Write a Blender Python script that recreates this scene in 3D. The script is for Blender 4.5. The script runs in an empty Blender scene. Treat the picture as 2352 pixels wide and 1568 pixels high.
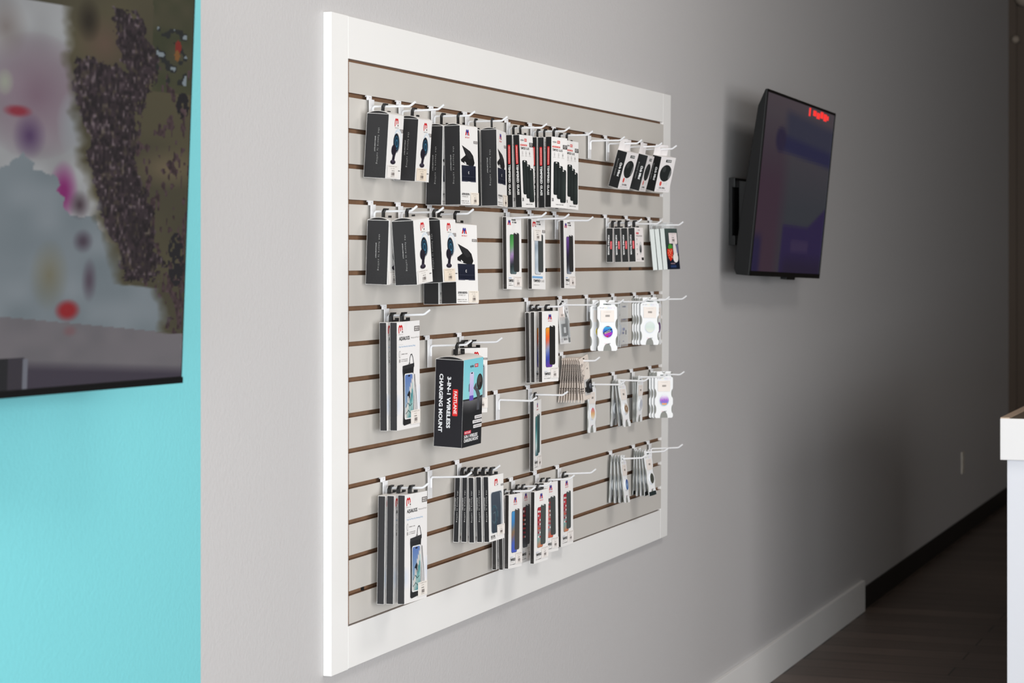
import bpy, bmesh, math, random
from mathutils import Vector, Matrix

# ---------------------------------------------------------------- camera, light, exposure
SC = bpy.context.scene
COL = SC.collection
FPX, VPX, HORIZON = 5300.0, 1887.0, 593.0
PHI = math.atan2(VPX, FPX)
CAM = Vector((-4.531, -1.985, 1.59))
cd = bpy.data.cameras.new('camera')
cam = bpy.data.objects.new('camera', cd)
COL.objects.link(cam)
cam.location = CAM
cam.rotation_euler = (math.pi / 2, 0, PHI - math.pi / 2)
cd.sensor_width = 36.0
cd.lens = FPX / 2352 * 36.0
cd.shift_y = -(784 - HORIZON) / 2352
cd.clip_start = 0.05
cd.clip_end = 60
cd.dof.use_dof = True
cd.dof.focus_distance = 5.6
cd.dof.aperture_fstop = 7.1
SC.camera = cam

wd = bpy.data.worlds.new('room_ambient')
SC.world = wd
wd.use_nodes = True
wd.node_tree.nodes['Background'].inputs[0].default_value = (0.80, 0.88, 1.0, 1)
wd.node_tree.nodes['Background'].inputs[1].default_value = 0.01


def area(name, loc, target, sx, sy, power, color):
    l = bpy.data.lights.new(name, 'AREA')
    l.shape = 'RECTANGLE'
    l.size, l.size_y = sx, sy
    l.energy = power
    l.color = color
    o = bpy.data.objects.new(name, l)
    COL.objects.link(o)
    o.location = loc
    d = Vector(target) - Vector(loc)
    o.rotation_euler = d.to_track_quat('-Z', 'Y').to_euler()
    return o


# daylight through the storefront glazing at the near end of the room (warm above, cool low down) and beside it
area('storefront_daylight_upper', (-6.6, -3.6, 2.35), (0.5, -1.2, 1.8), 5.0, 1.1, 155, (1.0, 0.95, 0.90))
area('storefront_daylight_lower', (-6.6, -3.6, 1.0), (0.5, -1.2, 1.2), 5.0, 1.3, 265, (0.79, 0.91, 1.0))
area('side_window_daylight', (-2.2, -6.3, 1.7), (-0.2, 0, 1.5), 4.0, 2.3, 195, (1.0, 0.99, 0.99))
# warm ceiling fitting over the display
area('ceiling_panel_light', (1.5, -2.0, 3.3), (1.5, -1.4, 0), 1.6, 0.6, 27, (1.0, 0.97, 0.94))
area('ceiling_panel_light', (-1.5, -1.5, 3.3), (-1.5, -1.1, 0), 1.2, 0.6, 12, (1.0, 0.97, 0.94))

SC.view_settings.view_transform = 'Standard'
SC.view_settings.look = 'None'
SC.view_settings.exposure = 0.07
SC.view_settings.gamma = 1.0
SC.view_settings.use_curve_mapping = False


# ---------------------------------------------------------------- helpers
def lin(c):
    out = []
    for v in c[:3]:
        v = v / 255.0
        out.append(v / 12.92 if v <= 0.04045 else ((v + 0.055) / 1.055) ** 2.4)
    return (out[0], out[1], out[2], 1.0)


def material(name, rgb=(200, 200, 200), rough=0.5, metal=0.0, bump=None, attr=False, spec=0.5, emit=None, coat=0.0,
             trans=0.0, alpha=1.0, vary=None):
    m = bpy.data.materials.new(name)
    m.use_nodes = True
    nt = m.node_tree
    b = nt.nodes['Principled BSDF']
    b.inputs['Base Color'].default_value = lin(rgb)
    b.inputs['Roughness'].default_value = rough
    b.inputs['Metallic'].default_value = metal
    b.inputs['Specular IOR Level'].default_value = spec
    b.inputs['Coat Weight'].default_value = coat
    b.inputs['Transmission Weight'].default_value = trans
    b.inputs['Alpha'].default_value = alpha
    if attr:
        a = nt.nodes.new('ShaderNodeAttribute')
        a.attribute_name = 'Col'
        nt.links.new(a.outputs['Color'], b.inputs['Base Color'])
        if emit:
            nt.links.new(a.outputs['Color'], b.inputs['Emission Color'])
            b.inputs['Emission Strength'].default_value = emit
            b.inputs['Base Color'].default_value = (0.01, 0.01, 0.01, 1)
            for l in list(nt.links):
                if l.to_socket == b.inputs['Base Color']:
                    nt.links.remove(l)
    if vary:
        scale, amt = vary
        tc = nt.nodes.new('ShaderNodeTexCoord')
        n = nt.nodes.new('ShaderNodeTexNoise')
        n.inputs['Scale'].default_value = scale
        n.inputs['Detail'].default_value = 5
        mx = nt.nodes.new('ShaderNodeMixRGB')
        mx.blend_type = 'MULTIPLY'
        mx.inputs[0].default_value = amt
        mx.inputs[1].default_value = lin(rgb)
        nt.links.new(tc.outputs['Object'], n.inputs['Vector'])
        nt.links.new(n.outputs['Fac'], mx.inputs[2])
        nt.links.new(mx.outputs[0], b.inputs['Base Color'])
    if bump:
        scale, strength, dist = bump
        tc = nt.nodes.new('ShaderNodeTexCoord')
        n = nt.nodes.new('ShaderNodeTexNoise')
        n.inputs['Scale'].default_value = scale
        n.inputs['Detail'].default_value = 3
        bm_ = nt.nodes.new('ShaderNodeBump')
        bm_.inputs['Strength'].default_value = strength
        bm_.inputs['Distance'].default_value = dist
        nt.links.new(tc.outputs['Object'], n.inputs['Vector'])
        nt.links.new(n.outputs['Fac'], bm_.inputs['Height'])
        nt.links.new(bm_.outputs['Normal'], b.inputs['Normal'])
    return m


M = {
    'grey_paint': material('grey_wall_paint', (197, 195, 195), 0.55, bump=(130, 0.28, 0.003), spec=0.35),
    'teal_paint': material('teal_wall_paint', (122, 203, 210), 0.55, bump=(130, 0.28, 0.003), spec=0.35),
    'dark_paint': material('dark_wall_paint', (88, 74, 62), 0.7),
    'ceiling': material('ceiling_tile', (156, 142, 128), 0.9, bump=(60, 0.3, 0.002)),
    'white_paint': material('white_board_paint', (243, 242, 240), 0.38, bump=(30, 0.08, 0.001), spec=0.4),
    'slat': material('grey_slat_laminate', (207, 203, 197), 0.42, spec=0.4),
    'mdf': material('brown_fibreboard', (146, 110, 82), 0.85, vary=(40, 0.4)),
    'vinyl': material('black_vinyl', (18, 18, 18), 0.5),
    'hook': material('white_powder_coat', (238, 238, 240), 0.3, spec=0.5),
    'plastic': material('black_plastic', (22, 21, 21), 0.38),
    'tvplastic': material('gloss_black_plastic', (12, 12, 13), 0.42, spec=0.25),
    'print': material('printed_card', attr=True, rough=0.5, spec=0.25),
    'gloss': material('glossy_printed_disc', attr=True, rough=0.15, spec=0.5, coat=0.4),
    'screen': material('lit_screen', attr=True, rough=0.25, emit=1.0, spec=0.3),
    'darkscreen': material('dark_reflection_screen', attr=True, rough=0.16, emit=1.0, spec=0.3),  # its glow carries the reflections painted on the dark glass
    'clear': material('clear_plastic', (225, 230, 232), 0.12, alpha=0.28, spec=0.6),
    'counter': material('white_counter_laminate', (232, 233, 240), 0.5),
    'counter_edge': material('counter_edge_board', (242, 240, 240), 0.45),
    'counter_top': material('brown_counter_laminate', (110, 98, 84), 0.3),
    'counter_rim': material('beige_counter_rim', (205, 180, 158), 0.4),
    'ivory': material('ivory_plastic', (215, 208, 196), 0.4),
}


def floor_material():
    m = bpy.data.materials.new('dark_wood_plank_floor')
    m.use_nodes = True
    nt = m.node_tree
    b = nt.nodes['Principled BSDF']
    tc = nt.nodes.new('ShaderNodeTexCoord')
    mp = nt.nodes.new('ShaderNodeMapping')
    mp.inputs['Rotation'].default_value = (0, 0, math.radians(90))
    br = nt.nodes.new('ShaderNodeTexBrick')
    br.inputs['Scale'].default_value = 1.0
    br.inputs['Brick Width'].default_value = 1.2
    br.inputs['Row Height'].default_value = 0.18
    br.inputs['Mortar Size'].default_value = 0.003
    br.inputs['Color1'].default_value = lin((126, 108, 98))
    br.inputs['Color2'].default_value = lin((98, 84, 76))
    br.inputs['Mortar'].default_value = lin((30, 26, 24))
    n = nt.nodes.new('ShaderNodeTexNoise')
    n.inputs['Scale'].default_value = 4
    n.inputs['Detail'].default_value = 6
    mp2 = nt.nodes.new('ShaderNodeMapping')
    mp2.inputs['Scale'].default_value = (8, 0.6, 1)
    mx = nt.nodes.new('ShaderNodeMixRGB')
    mx.blend_type = 'MULTIPLY'
    mx.inputs[0].default_value = 0.6
    L = nt.links.new
    L(tc.outputs['Object'], mp.inputs['Vector'])
    L(mp.outputs[0], br.inputs['Vector'])
    L(tc.outputs['Object'], mp2.inputs['Vector'])
    L(mp2.outputs[0], n.inputs['Vector'])
    L(br.outputs['Color'], mx.inputs[1])
    L(n.outputs['Fac'], mx.inputs[2])
    L(mx.outputs[0], b.inputs['Base Color'])
    b.inputs['Roughness'].default_value = 0.45
    return m


M['floor'] = floor_material()
WHITE = (240, 238, 236)


class MB:
    """collects faces with a colour per face corner, then links them as one mesh object"""
    def __init__(self):
        self.v, self.f, self.c, self.m, self.mats = [], [], [], [], []

    def mi(self, mat):
        if mat not in self.mats:
            self.mats.append(mat)
        return self.mats.index(mat)

    def face(self, pts, mat, col=WHITE):
        i = len(self.v)
        self.v += [tuple(p) for p in pts]
        self.f.append(tuple(range(i, i + len(pts))))
        if isinstance(col[0], (tuple, list)):
            self.c.append([lin(c) for c in col])
        else:
            self.c.append([lin(col)] * len(pts))
        self.m.append(self.mi(mat))

    def hexa(self, P, mat, col=WHITE):
        # P: 8 corners, bottom four then top four (counter-clockwise from above)
        for q in ((3, 2, 1, 0), (4, 5, 6, 7), (0, 1, 5, 4), (1, 2, 6, 5), (2, 3, 7, 6), (3, 0, 4, 7)):
            self.face([P[k] for k in q], mat, col)

    def box(self, x0, x1, y0, y1, z0, z1, mat, col=WHITE):
        self.hexa([(x0, y0, z0), (x1, y0, z0), (x1, y1, z0), (x0, y1, z0), (x0, y0, z1), (x1, y0, z1), (x1, y1, z1),
                   (x0, y1, z1)], mat, col)

    def prism(self, pts, y0, y1, mat, col=WHITE):
        """outline in x,z extruded from y0 (front) to y1"""
        n = len(pts)
        self.face([(p[0], y0, p[1]) for p in pts], mat, col)
        self.face([(p[0], y1, p[1]) for p in reversed(pts)], mat, col)
        for k in range(n):
            a, b = pts[k], pts[(k + 1) % n]
            self.face([(a[0], y0, a[1]), (a[0], y1, a[1]), (b[0], y1, b[1]), (b[0], y0, b[1])], mat, col)

    def prism_x(self, pts, x0, x1, mat, col=WHITE):
        """outline in y,z extruded along x"""
        n = len(pts)
        self.face([(x0, p[0], p[1]) for p in pts], mat, col)
        self.face([(x1, p[0], p[1]) for p in reversed(pts)], mat, col)
        for k in range(n):
            a, b = pts[k], pts[(k + 1) % n]
            self.face([(x0, a[0], a[1]), (x1, a[0], a[1]), (x1, b[0], b[1]), (x0, b[0], b[1])], mat, col)

    def tube(self, pts, r, mat, col=WHITE, seg=10):
        pts = [Vector(p) for p in pts]
        rings = []
        for k, p in enumerate(pts):
            t = (pts[min(k + 1, len(pts) - 1)] - pts[max(k - 1, 0)]).normalized()
            a = Vector((1, 0, 0)) if abs(t.x) < 0.9 else Vector((0, 1, 0))
            e = t.cross(a).normalized()
            g = t.cross(e).normalized()
            rings.append([p + (e * math.cos(2 * math.pi * j / seg) + g * math.sin(2 * math.pi * j / seg)) * r for j in range(seg)])
        for k in range(len(rings) - 1):
            for j in range(seg):
                self.face([rings[k][j], rings[k][(j + 1) % seg], rings[k + 1][(j + 1) % seg], rings[k + 1][j]], mat, col)
        self.face(list(reversed(rings[0])), mat, col)
        self.face(rings[-1], mat, col)

    def disc(self, cx, cz, y0, y1, r, mat, col=WHITE, seg=40, bevel=0.0):
        ring = lambda rr, y: [(cx + rr * math.cos(2 * math.pi * j / seg), y, cz + rr * math.sin(2 * math.pi * j / seg)) for j in range(seg)]
        a, b, c = ring(r - bevel, y0), ring(r, y0 + bevel), ring(r, y1)
        self.face(a, mat, col)
        for p, q in ((a, b), (b, c)):
            for j in range(seg):
                self.face([p[j], q[j], q[(j + 1) % seg], p[(j + 1) % seg]], mat, col)
        self.face(list(reversed(c)), mat, col)

    def mesh(self, name, smooth=False, bevel=0.0):
        me = bpy.data.meshes.new(name)
        me.from_pydata(self.v, [], self.f)
        for m in self.mats:
            me.materials.append(M[m])
        me.polygons.foreach_set('material_index', self.m)
        a = me.color_attributes.new('Col', 'FLOAT_COLOR', 'CORNER')
        flat = [x for f in self.c for c in f for x in c]
        a.data.foreach_set('color', flat)
        if bevel or smooth:
            bm = bmesh.new()
            bm.from_mesh(me)
            bmesh.ops.remove_doubles(bm, verts=bm.verts, dist=1e-5)
            if bevel:
                bmesh.ops.bevel(bm, geom=list(bm.edges), offset=bevel, segments=2, affect='EDGES', profile=0.6)
            if smooth:
                for f in bm.faces:
                    f.smooth = True
                for e in bm.edges:
                    if e.is_manifold and e.calc_face_angle(0) > 0.7:
                        e.smooth = False
            bm.to_mesh(me)
            bm.free()
        me.update()
        return me


def link(name, me, parent=None, loc=None):
    o = bpy.data.objects.new(name, me)
    COL.objects.link(o)
    if parent is not None:
        o.parent = parent
    if loc is not None:
        o.location = loc
    return o


def tag(o, label=None, cat=None, group=None, kind=None):
    if label: o['label'] = label
    if cat: o['category'] = cat
    if group: o['group'] = group
    if kind: o['kind'] = kind
    return o


def structure(name, mb, label, **k):
    o = link(name, mb.mesh(name, **k))
    return tag(o, label, None, None, 'structure')


TEXTS = {}


def text_mesh(s, bold, track=1.0):
    if (s, bold) in TEXTS:
        return TEXTS[(s, bold)]
    cu = bpy.data.curves.new('lettering', 'FONT')
    cu.body = s
    cu.size = 1
    cu.offset = bold
    cu.space_character = 1.3 if s.startswith('the future') or s.startswith('#') else 1.0
    cu.resolution_u = 2
    o = bpy.data.objects.new('lettering', cu)
    COL.objects.link(o)
    bpy.context.view_layer.update()
    me = bpy.data.meshes.new_from_object(o)
    V = [(v.co.x, v.co.y) for v in me.vertices]
    F = [tuple(p.vertices) for p in me.polygons]
    bpy.data.objects.remove(o)
    bpy.data.curves.remove(cu)
    bpy.data.meshes.remove(me)
    xs, ys = [v[0] for v in V], [v[1] for v in V]
    x0, x1, y0, y1 = min(xs), max(xs), min(ys), max(ys)
    V = [((x - (x0 + x1) / 2) / (x1 - x0), (y - (y0 + y1) / 2) / (y1 - y0)) for x, y in V]
    TEXTS[(s, bold)] = (V, F)
    return TEXTS[(s, bold)]


class Panel:
    """a flat face to print on: u to the right, v down, both 0..1 of the face"""
    def __init__(s, mb, origin, u, v, w, h, mat='print'):
        s.mb, s.o, s.u, s.v, s.w, s.h, s.mat = mb, Vector(origin), Vector(u).normalized(), Vector(v).normalized(), w, h, mat
        s.n = -s.u.cross(s.v)
        if s.n.length < 1e-6: raise ValueError
        s.lay = 0

    def p(s, a, b, lay):
        return s.o + s.u * (a * s.w) + s.v * (b * s.h) - s.n * (-0.000025 * lay)

    def up(s, k=1):
        s.lay += k

    def poly(s, pts, col):
        s.lay += 1
        P = [s.p(a, b, s.lay) for a, b in pts]
        nn = Vector((0, 0, 0))
        for i in range(len(P)):
            nn += P[i].cross(P[(i + 1) % len(P)])
        if nn.dot(s.n) < 0:
            P.reverse()
        s.mb.face(P, s.mat, col)

    def rect(s, a0, a1, b0, b1, col):
        s.poly([(a0, b0), (a0, b1), (a1, b1), (a1, b0)], col)

    def rrect(s, a0, a1, b0, b1, r, col):
        ru, rv = min(r / s.w, (a1 - a0) / 2.01), min(r / s.h, (b1 - b0) / 2.01)
        pts = []
        for cx, cy, t0 in ((a1 - ru, b0 + rv, -90), (a1 - ru, b1 - rv, 0), (a0 + ru, b1 - rv, 90), (a0 + ru, b0 + rv, 180)):
            for k in range(5):
                t = math.radians(t0 + k * 22.5)
                pts.append((cx + ru * math.cos(t), cy + rv * math.sin(t)))
        s.poly(pts, col)

    def ell(s, a, b, ra, rb, col, rot=0, n=24):
        """radii in fractions of the face width"""
        pts = []
        for k in range(n):
            t = 2 * math.pi * k / n
            x, y = ra * s.w * math.cos(t), rb * s.w * math.sin(t)
            c, q = math.cos(rot), math.sin(rot)
            pts.append((a + (x * c - y * q) / s.w, b + (x * q + y * c) / s.h))
        s.poly(pts, col)

    def grad(s, a0, a1, b0, b1, fn, r=0.0, rows=14, cols=4):
        """rounded rectangle filled by fn(x, y) with x, y in 0..1"""
        s.lay += 1
        rv, ru = r / s.h / (b1 - b0), r / s.w
        ys = sorted(set([k / rows for k in range(rows + 1)] + [rv * t for t in (0.25, 0.6)] + [1 - rv * t for t in (0.25, 0.6)])) if r else [k / rows for k in range(rows + 1)]

        def inset(y):
            d = min(y, 1 - y)
            return 0 if (not r or d >= rv) else ru * (1 - math.sqrt(max(0, 1 - (1 - d / rv) ** 2)))
        for i in range(len(ys) - 1):
            for j in range(cols):
                P, C = [], []
                for y, x in ((ys[i], j / cols), (ys[i + 1], j / cols), (ys[i + 1], (j + 1) / cols), (ys[i], (j + 1) / cols)):
                    k = inset(y)
                    A = a0 + k + (a1 - a0 - 2 * k) * x
                    P.append(s.p(A, b0 + (b1 - b0) * y, s.lay))
                    C.append(fn(x, y))
                s.mb.face(P, s.mat, C)

    def stroke(s, pts, w, col):
        """polyline of width w in metres"""
        s.lay += 1
        P = [s.p(a, b, s.lay) for a, b in pts]
        for k in range(len(P) - 1):
            d = (P[k + 1] - P[k])
            if d.length < 1e-7: continue
            d.normalize()
            e = d.cross(s.n) * (w / 2)
            q = d * (w * 0.2)
            o = s.n * (0.000012 * k)
            s.mb.face([P[k] - e - q + o, P[k + 1] - e + q + o, P[k + 1] + e + q + o, P[k] + e - q + o], s.mat, col)
        s.lay += max(0, len(P) // 3)

    def text(s, t, a, b, w, h, col, bold=0.0, down=False):
        """centred at a,b; w along the reading direction and h across, in metres; down: reads from top to bottom"""
        s.lay += 1
        V, F = text_mesh(t, bold)
        O = s.p(a, b, s.lay)
        X, Y = (s.v, s.u) if down else (s.u, -s.v)
        for f in F:
            s.mb.face([O + X * (V[i][0] * w) + Y * (V[i][1] * h) for i in f], s.mat, col)

    def bars(s, a0, a1, b0, b1, col=(60, 55, 52), seed=3, n=9):
        rnd = random.Random(seed)
        s.lay += 1
        x = a0
        while x < a1:
            w = (a1 - a0) / n * rnd.choice((0.35, 0.6, 0.9))
            s.mb.face([s.p(x, b0, s.lay), s.p(x, b1, s.lay), s.p(min(x + w, a1), b1, s.lay), s.p(min(x + w, a1), b0, s.lay)], s.mat, col)
            x += w + (a1 - a0) / n * rnd.choice((0.3, 0.5))

    def scribble(s, a0, a1, b, h, col, seed=1, n=12):
        """a line of print too small to read: short marks of letter height"""
        rnd = random.Random(seed)
        s.lay += 1
        x = a0
        st = (a1 - a0) / n
        while x < a1 - st * 0.3:
            w = st * rnd.uniform(0.45, 0.8)
            if rnd.random() < 0.15:
                x += st * 0.6
                continue
            s.mb.face([s.p(x, b - h / 2, s.lay), s.p(x, b + h / 2, s.lay), s.p(min(x + w, a1), b + h / 2, s.lay), s.p(min(x + w, a1), b - h / 2, s.lay)], s.mat, col)
            x += st

# ---------------------------------------------------------------- artwork
RED, BLUE, INK, CHAR, GREYT = (206, 28, 34), (44, 52, 140), (40, 38, 40), (46, 45, 46), (120, 116, 114)
CREAM = (238, 226, 210)


def fronts(mb, W, H, T, h, mat='print'):
    return Panel(mb, (-W / 2, -T / 2, -h), (1, 0, 0), (0, 0, -1), W, H, mat)


def spines(mb, W, H, T, h):
    return Panel(mb, (-W / 2, T / 2, -h), (0, -1, 0), (0, 0, -1), T, H)


def logo_m(P, a, b, w, h):
    """rounded red letter m with a dark dot; a, b = top left; w, h in metres"""
    q = lambda pts: [(a + x * w / P.w, b + y * h / P.h) for x, y in pts]
    t = w * 0.2
    P.stroke(q([(0.1, 1), (0.06, 0.62), (0.1, 0.3), (0.2, 0.12), (0.32, 0.08), (0.5, 0.26)]), t, RED)
    P.stroke(q([(0.5, 0.26), (0.68, 0.08), (0.8, 0.12), (0.92, 0.3), (0.94, 0.62)]), t, RED)
    P.stroke(q([(0.5, 0.22), (0.5, 0.74)]), t * 0.9, RED)
    P.poly(q([(0.86, 0.78), (0.86, 1.0), (1.08, 1.0), (1.08, 0.78)]), (60, 20, 28))
    P.up(2)


def logo_stripes(P, a, b, w, h):
    """capital M of red and blue bars"""
    q = lambda pts: [(a + x * w / P.w, b + y * h / P.h) for x, y in pts]
    P.poly(q([(0.0, 1), (0.13, 0.42), (0.36, 0.42), (0.24, 1)]), RED)
    P.poly(q([(0.64, 0.42), (0.87, 0.42), (1, 1), (0.76, 1)]), RED)
    P.poly(q([(0.13, 0.42), (0.22, 0), (0.44, 0), (0.36, 0.42)]), (96, 60, 140))
    P.poly(q([(0.56, 0), (0.78, 0), (0.87, 0.42), (0.64, 0.42)]), (96, 60, 140))
    P.poly(q([(0.26, 0), (0.44, 0), (0.66, 1), (0.46, 1)]), BLUE)
    P.poly(q([(0.56, 0), (0.74, 0), (0.68, 0.5), (0.58, 0.62), (0.5, 0.3)]), BLUE)
    P.up(2)


def grey_tag(P, a0, a1, b0, b1, dark=False):
    c = (34, 33, 33) if dark else (112, 106, 104)
    P.rect(a0, a1, b0, b1, c)
    P.up(1)
    for k in range(2 if not dark else 3):
        y = b0 + (b1 - b0) * (0.3 + 0.4 * k if not dark else 0.22 + 0.28 * k)
        P.scribble(a0 + (a1 - a0) * 0.12, a1 - (a1 - a0) * 0.1, y, (b1 - b0) * (0.26 if not dark else 0.16), (228, 224, 222), k + 5, 5)


def sticker(W, H, T, h, a0, a1, b0, b1, col=CREAM, seed=2, wide=False):
    """price label stuck on the front"""
    mb = MB()
    P = fronts(mb, W, H, T, h)
    e = 0.0009
    x0, x1, z1, z0 = -W / 2 + a0 * W, -W / 2 + a1 * W, -h - b0 * H, -h - b1 * H
    mb.box(x0, x1, -T / 2 - 0.0019, -T / 2 - 0.0014, z0, z1, 'print', col)
    P.o = P.o + P.n * 0.0020
    dw, dh = a1 - a0, b1 - b0
    P.scribble(a0 + dw * .08, a1 - dw * .08, b0 + dh * .1, dh * .045, (150, 140, 130), seed, 14)
    P.scribble(a0 + dw * .3, a1 - dw * .35, b0 + dh * .26, dh * .04, (150, 140, 130), seed + 1, 6)
    P.scribble(a0 + dw * .35, a1 - dw * .35, b0 + dh * .44, dh * .07, (90, 84, 80), seed + 2, 3)
    P.bars(a0 + dw * .36, a1 - dw * .32, b0 + dh * .56, b0 + dh * .8, (112, 100, 96), seed=seed, n=7)
    P.scribble(a0 + dw * .32, a1 - dw * .32, b0 + dh * .88, dh * .04, (130, 120, 110), seed + 3, 5)
    return mb


def tab(h, half=0.0235, th=0.0022, top=0.0062, lift=False):
    """black plastic J-shaped hanger that hooks over the wire (z = 0)"""
    mb = MB()
    b = -h + (.0035 if lift else -.003)
    t = min(b + (.0045 if lift else .0058), -.0046)
    a = half
    y0, y1 = -th, th
    for q in ([(-a, b), (a, b), (a, t), (-a, t)],
              [(-a, t), (-a * .58, t), (-a * .58, -.002), (-a, -.001)],
              [(-a, -.001), (-a * .58, -.002), (-a * .34, .0029), (-a * .62, top)],
              [(-a * .34, .0029), (a * .2, .0030), (a * .34, top), (-a * .62, top)],
              [(a * .6, t), (a, t), (a, t + .0045), (a * .6, t + .0045)]):
        mb.prism(q, y0, y1, 'plastic', (22, 21, 21))
    return mb


def body(W, H, T, h, front=WHITE, spine=CHAR, edge=(236, 233, 231), margin=0.0005, dark_side=True):
    """plain carton with the dark printed side panel"""
    mb = MB()
    x0, x1, y0, y1, z1, z0 = -W / 2, W / 2, -T / 2, T / 2, -h, -h - H
    mb.hexa([(x0, y0, z0), (x1, y0, z0), (x1, y1, z0), (x0, y1, z0), (x0, y0, z1), (x1, y0, z1), (x1, y1, z1), (x0, y1, z1)], 'print', edge)
    S = spines(mb, W, H, T, h)
    if dark_side:
        m = margin / T
        n = margin / H
        S.poly([(m, 1 - n), (1 - m * .6, 1 - n), (1 - m * .6, n * 3), (1 - m * 2.2, n * 1.6), (m * 2.6, n * 1.6), (m, n * 3)], spine)
        R = Panel(mb, (W / 2, -T / 2, -h), (0, 1, 0), (0, 0, -1), T, H)
        R.rect(m, 1 - m, n, 1 - n, spine)
    F = fronts(mb, W, H, T, h)
    if front != edge:
        F.rect(0, 1, 0, 1, front)
    S.up(3)
    F.up(3)
    return mb, F, S


def arch(W, T, h, rise=0.005, col=(238, 234, 230)):
    """bulging closed top flap"""
    mb = MB()
    n = 10
    pr = []
    for k in range(n + 1):
        t = k / n
        pr.append((-T / 2 + T * t, -h + rise * math.sin(math.pi * min(1, t * 1.02)) ** 0.8))
    for k in range(n):
        a, b = pr[k], pr[k + 1]
        mb.face([(-W / 2, a[0], a[1]), (W / 2, a[0], a[1]), (W / 2, b[0], b[1]), (-W / 2, b[0], b[1])], 'print', col)
        mb.face([(-W / 2, b[0], b[1] - .0007), (W / 2, b[0], b[1] - .0007), (W / 2, a[0], a[1] - .0007), (-W / 2, a[0], a[1] - .0007)], 'print', (200, 196, 192))
        for x in (-W / 2, W / 2):
            mb.face([(x, a[0], a[1]), (x, b[0], b[1]), (x, b[0], b[1] - .0007), (x, a[0], a[1] - .0007)], 'print', col)
    # shade in the gap under the flap, painted as a dark sheet
    mb.face([(-W / 2 + .004, p[0], p[1] - .0008) for p in pr[2:9]] + [(-W / 2 + .004, pr[8][0], -h + .0002), (-W / 2 + .004, pr[2][0], -h + .0002)], 'print', (46, 44, 44))
    return mb


def phone(P, a0, a1, b0, b1, stops, glass=True, screen_r=0.006, dark=(38, 38, 38), icons=False, off=(0.24, 0.05), seed=1):
    """two overlapping phone faces: coloured screen at left, dark glass lifted at right"""
    wd_ = (a1 - a0)
    g0, g1 = (a0 + wd_ * off[0] * 1.6, a1)
    s1 = a0 + wd_ * 0.68
    hb = b1 - b0
    P.rrect(a0 - .012, s1 + .012, b0 + hb * off[1] - .004, b1 + .004, screen_r, (64, 66, 70))

    def fn(x, y):
        y = min(max(y + (x - .5) * .12, 0), .999) * (len(stops) - 1)
        i = int(y)
        t = y - i
        return tuple(stops[i][k] * (1 - t) + stops[i + 1][k] * t for k in range(3))
    P.grad(a0, s1, b0 + hb * off[1], b1, fn, screen_r, 16, 3)
    P.up(2)
    if icons:
        rnd = random.Random(seed)
        for i in range(7):
            y = b0 + hb * (.12 + .1 * i)
            c = rnd.choice([(200, 60, 60), (230, 226, 222), (190, 190, 196), (210, 90, 50), (150, 40, 60)])
            P.rrect(a0 + wd_ * .04, a0 + wd_ * .2, y, y + hb * .05, .002, c)
            P.rrect(a0 + wd_ * .24, a0 + wd_ * .38, y + hb * .01, y + hb * .055, .002, rnd.choice([(220, 214, 210), (180, 50, 60)]))
        P.up(1)
    if glass:
        P.rrect(g0, g1, b0, b1 - hb * off[1], screen_r, dark)
        P.up(1)
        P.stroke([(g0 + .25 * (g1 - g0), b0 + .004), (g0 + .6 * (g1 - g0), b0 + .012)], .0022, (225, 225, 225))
    P.up(2)


def small_print(P, a0, a1, b, h, col=GREYT, n=10, seed=1):
    P.scribble(a0, a1, b, h, col, seed, n)


def spine_motto(S, W, H, T, b=0.5, size=0.47, bright=(176, 174, 172)):
    S.text('the future is calling', .57, b, H * size, min(.0045, T * .18), bright, -.006, True)
    S.text('#HELLOMYBAT', .57 - .0066 / max(T, .018) if T > .02 else .33, b - .03, H * size * .42, min(.002, T * .09), (214, 212, 210), .02, True)


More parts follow.
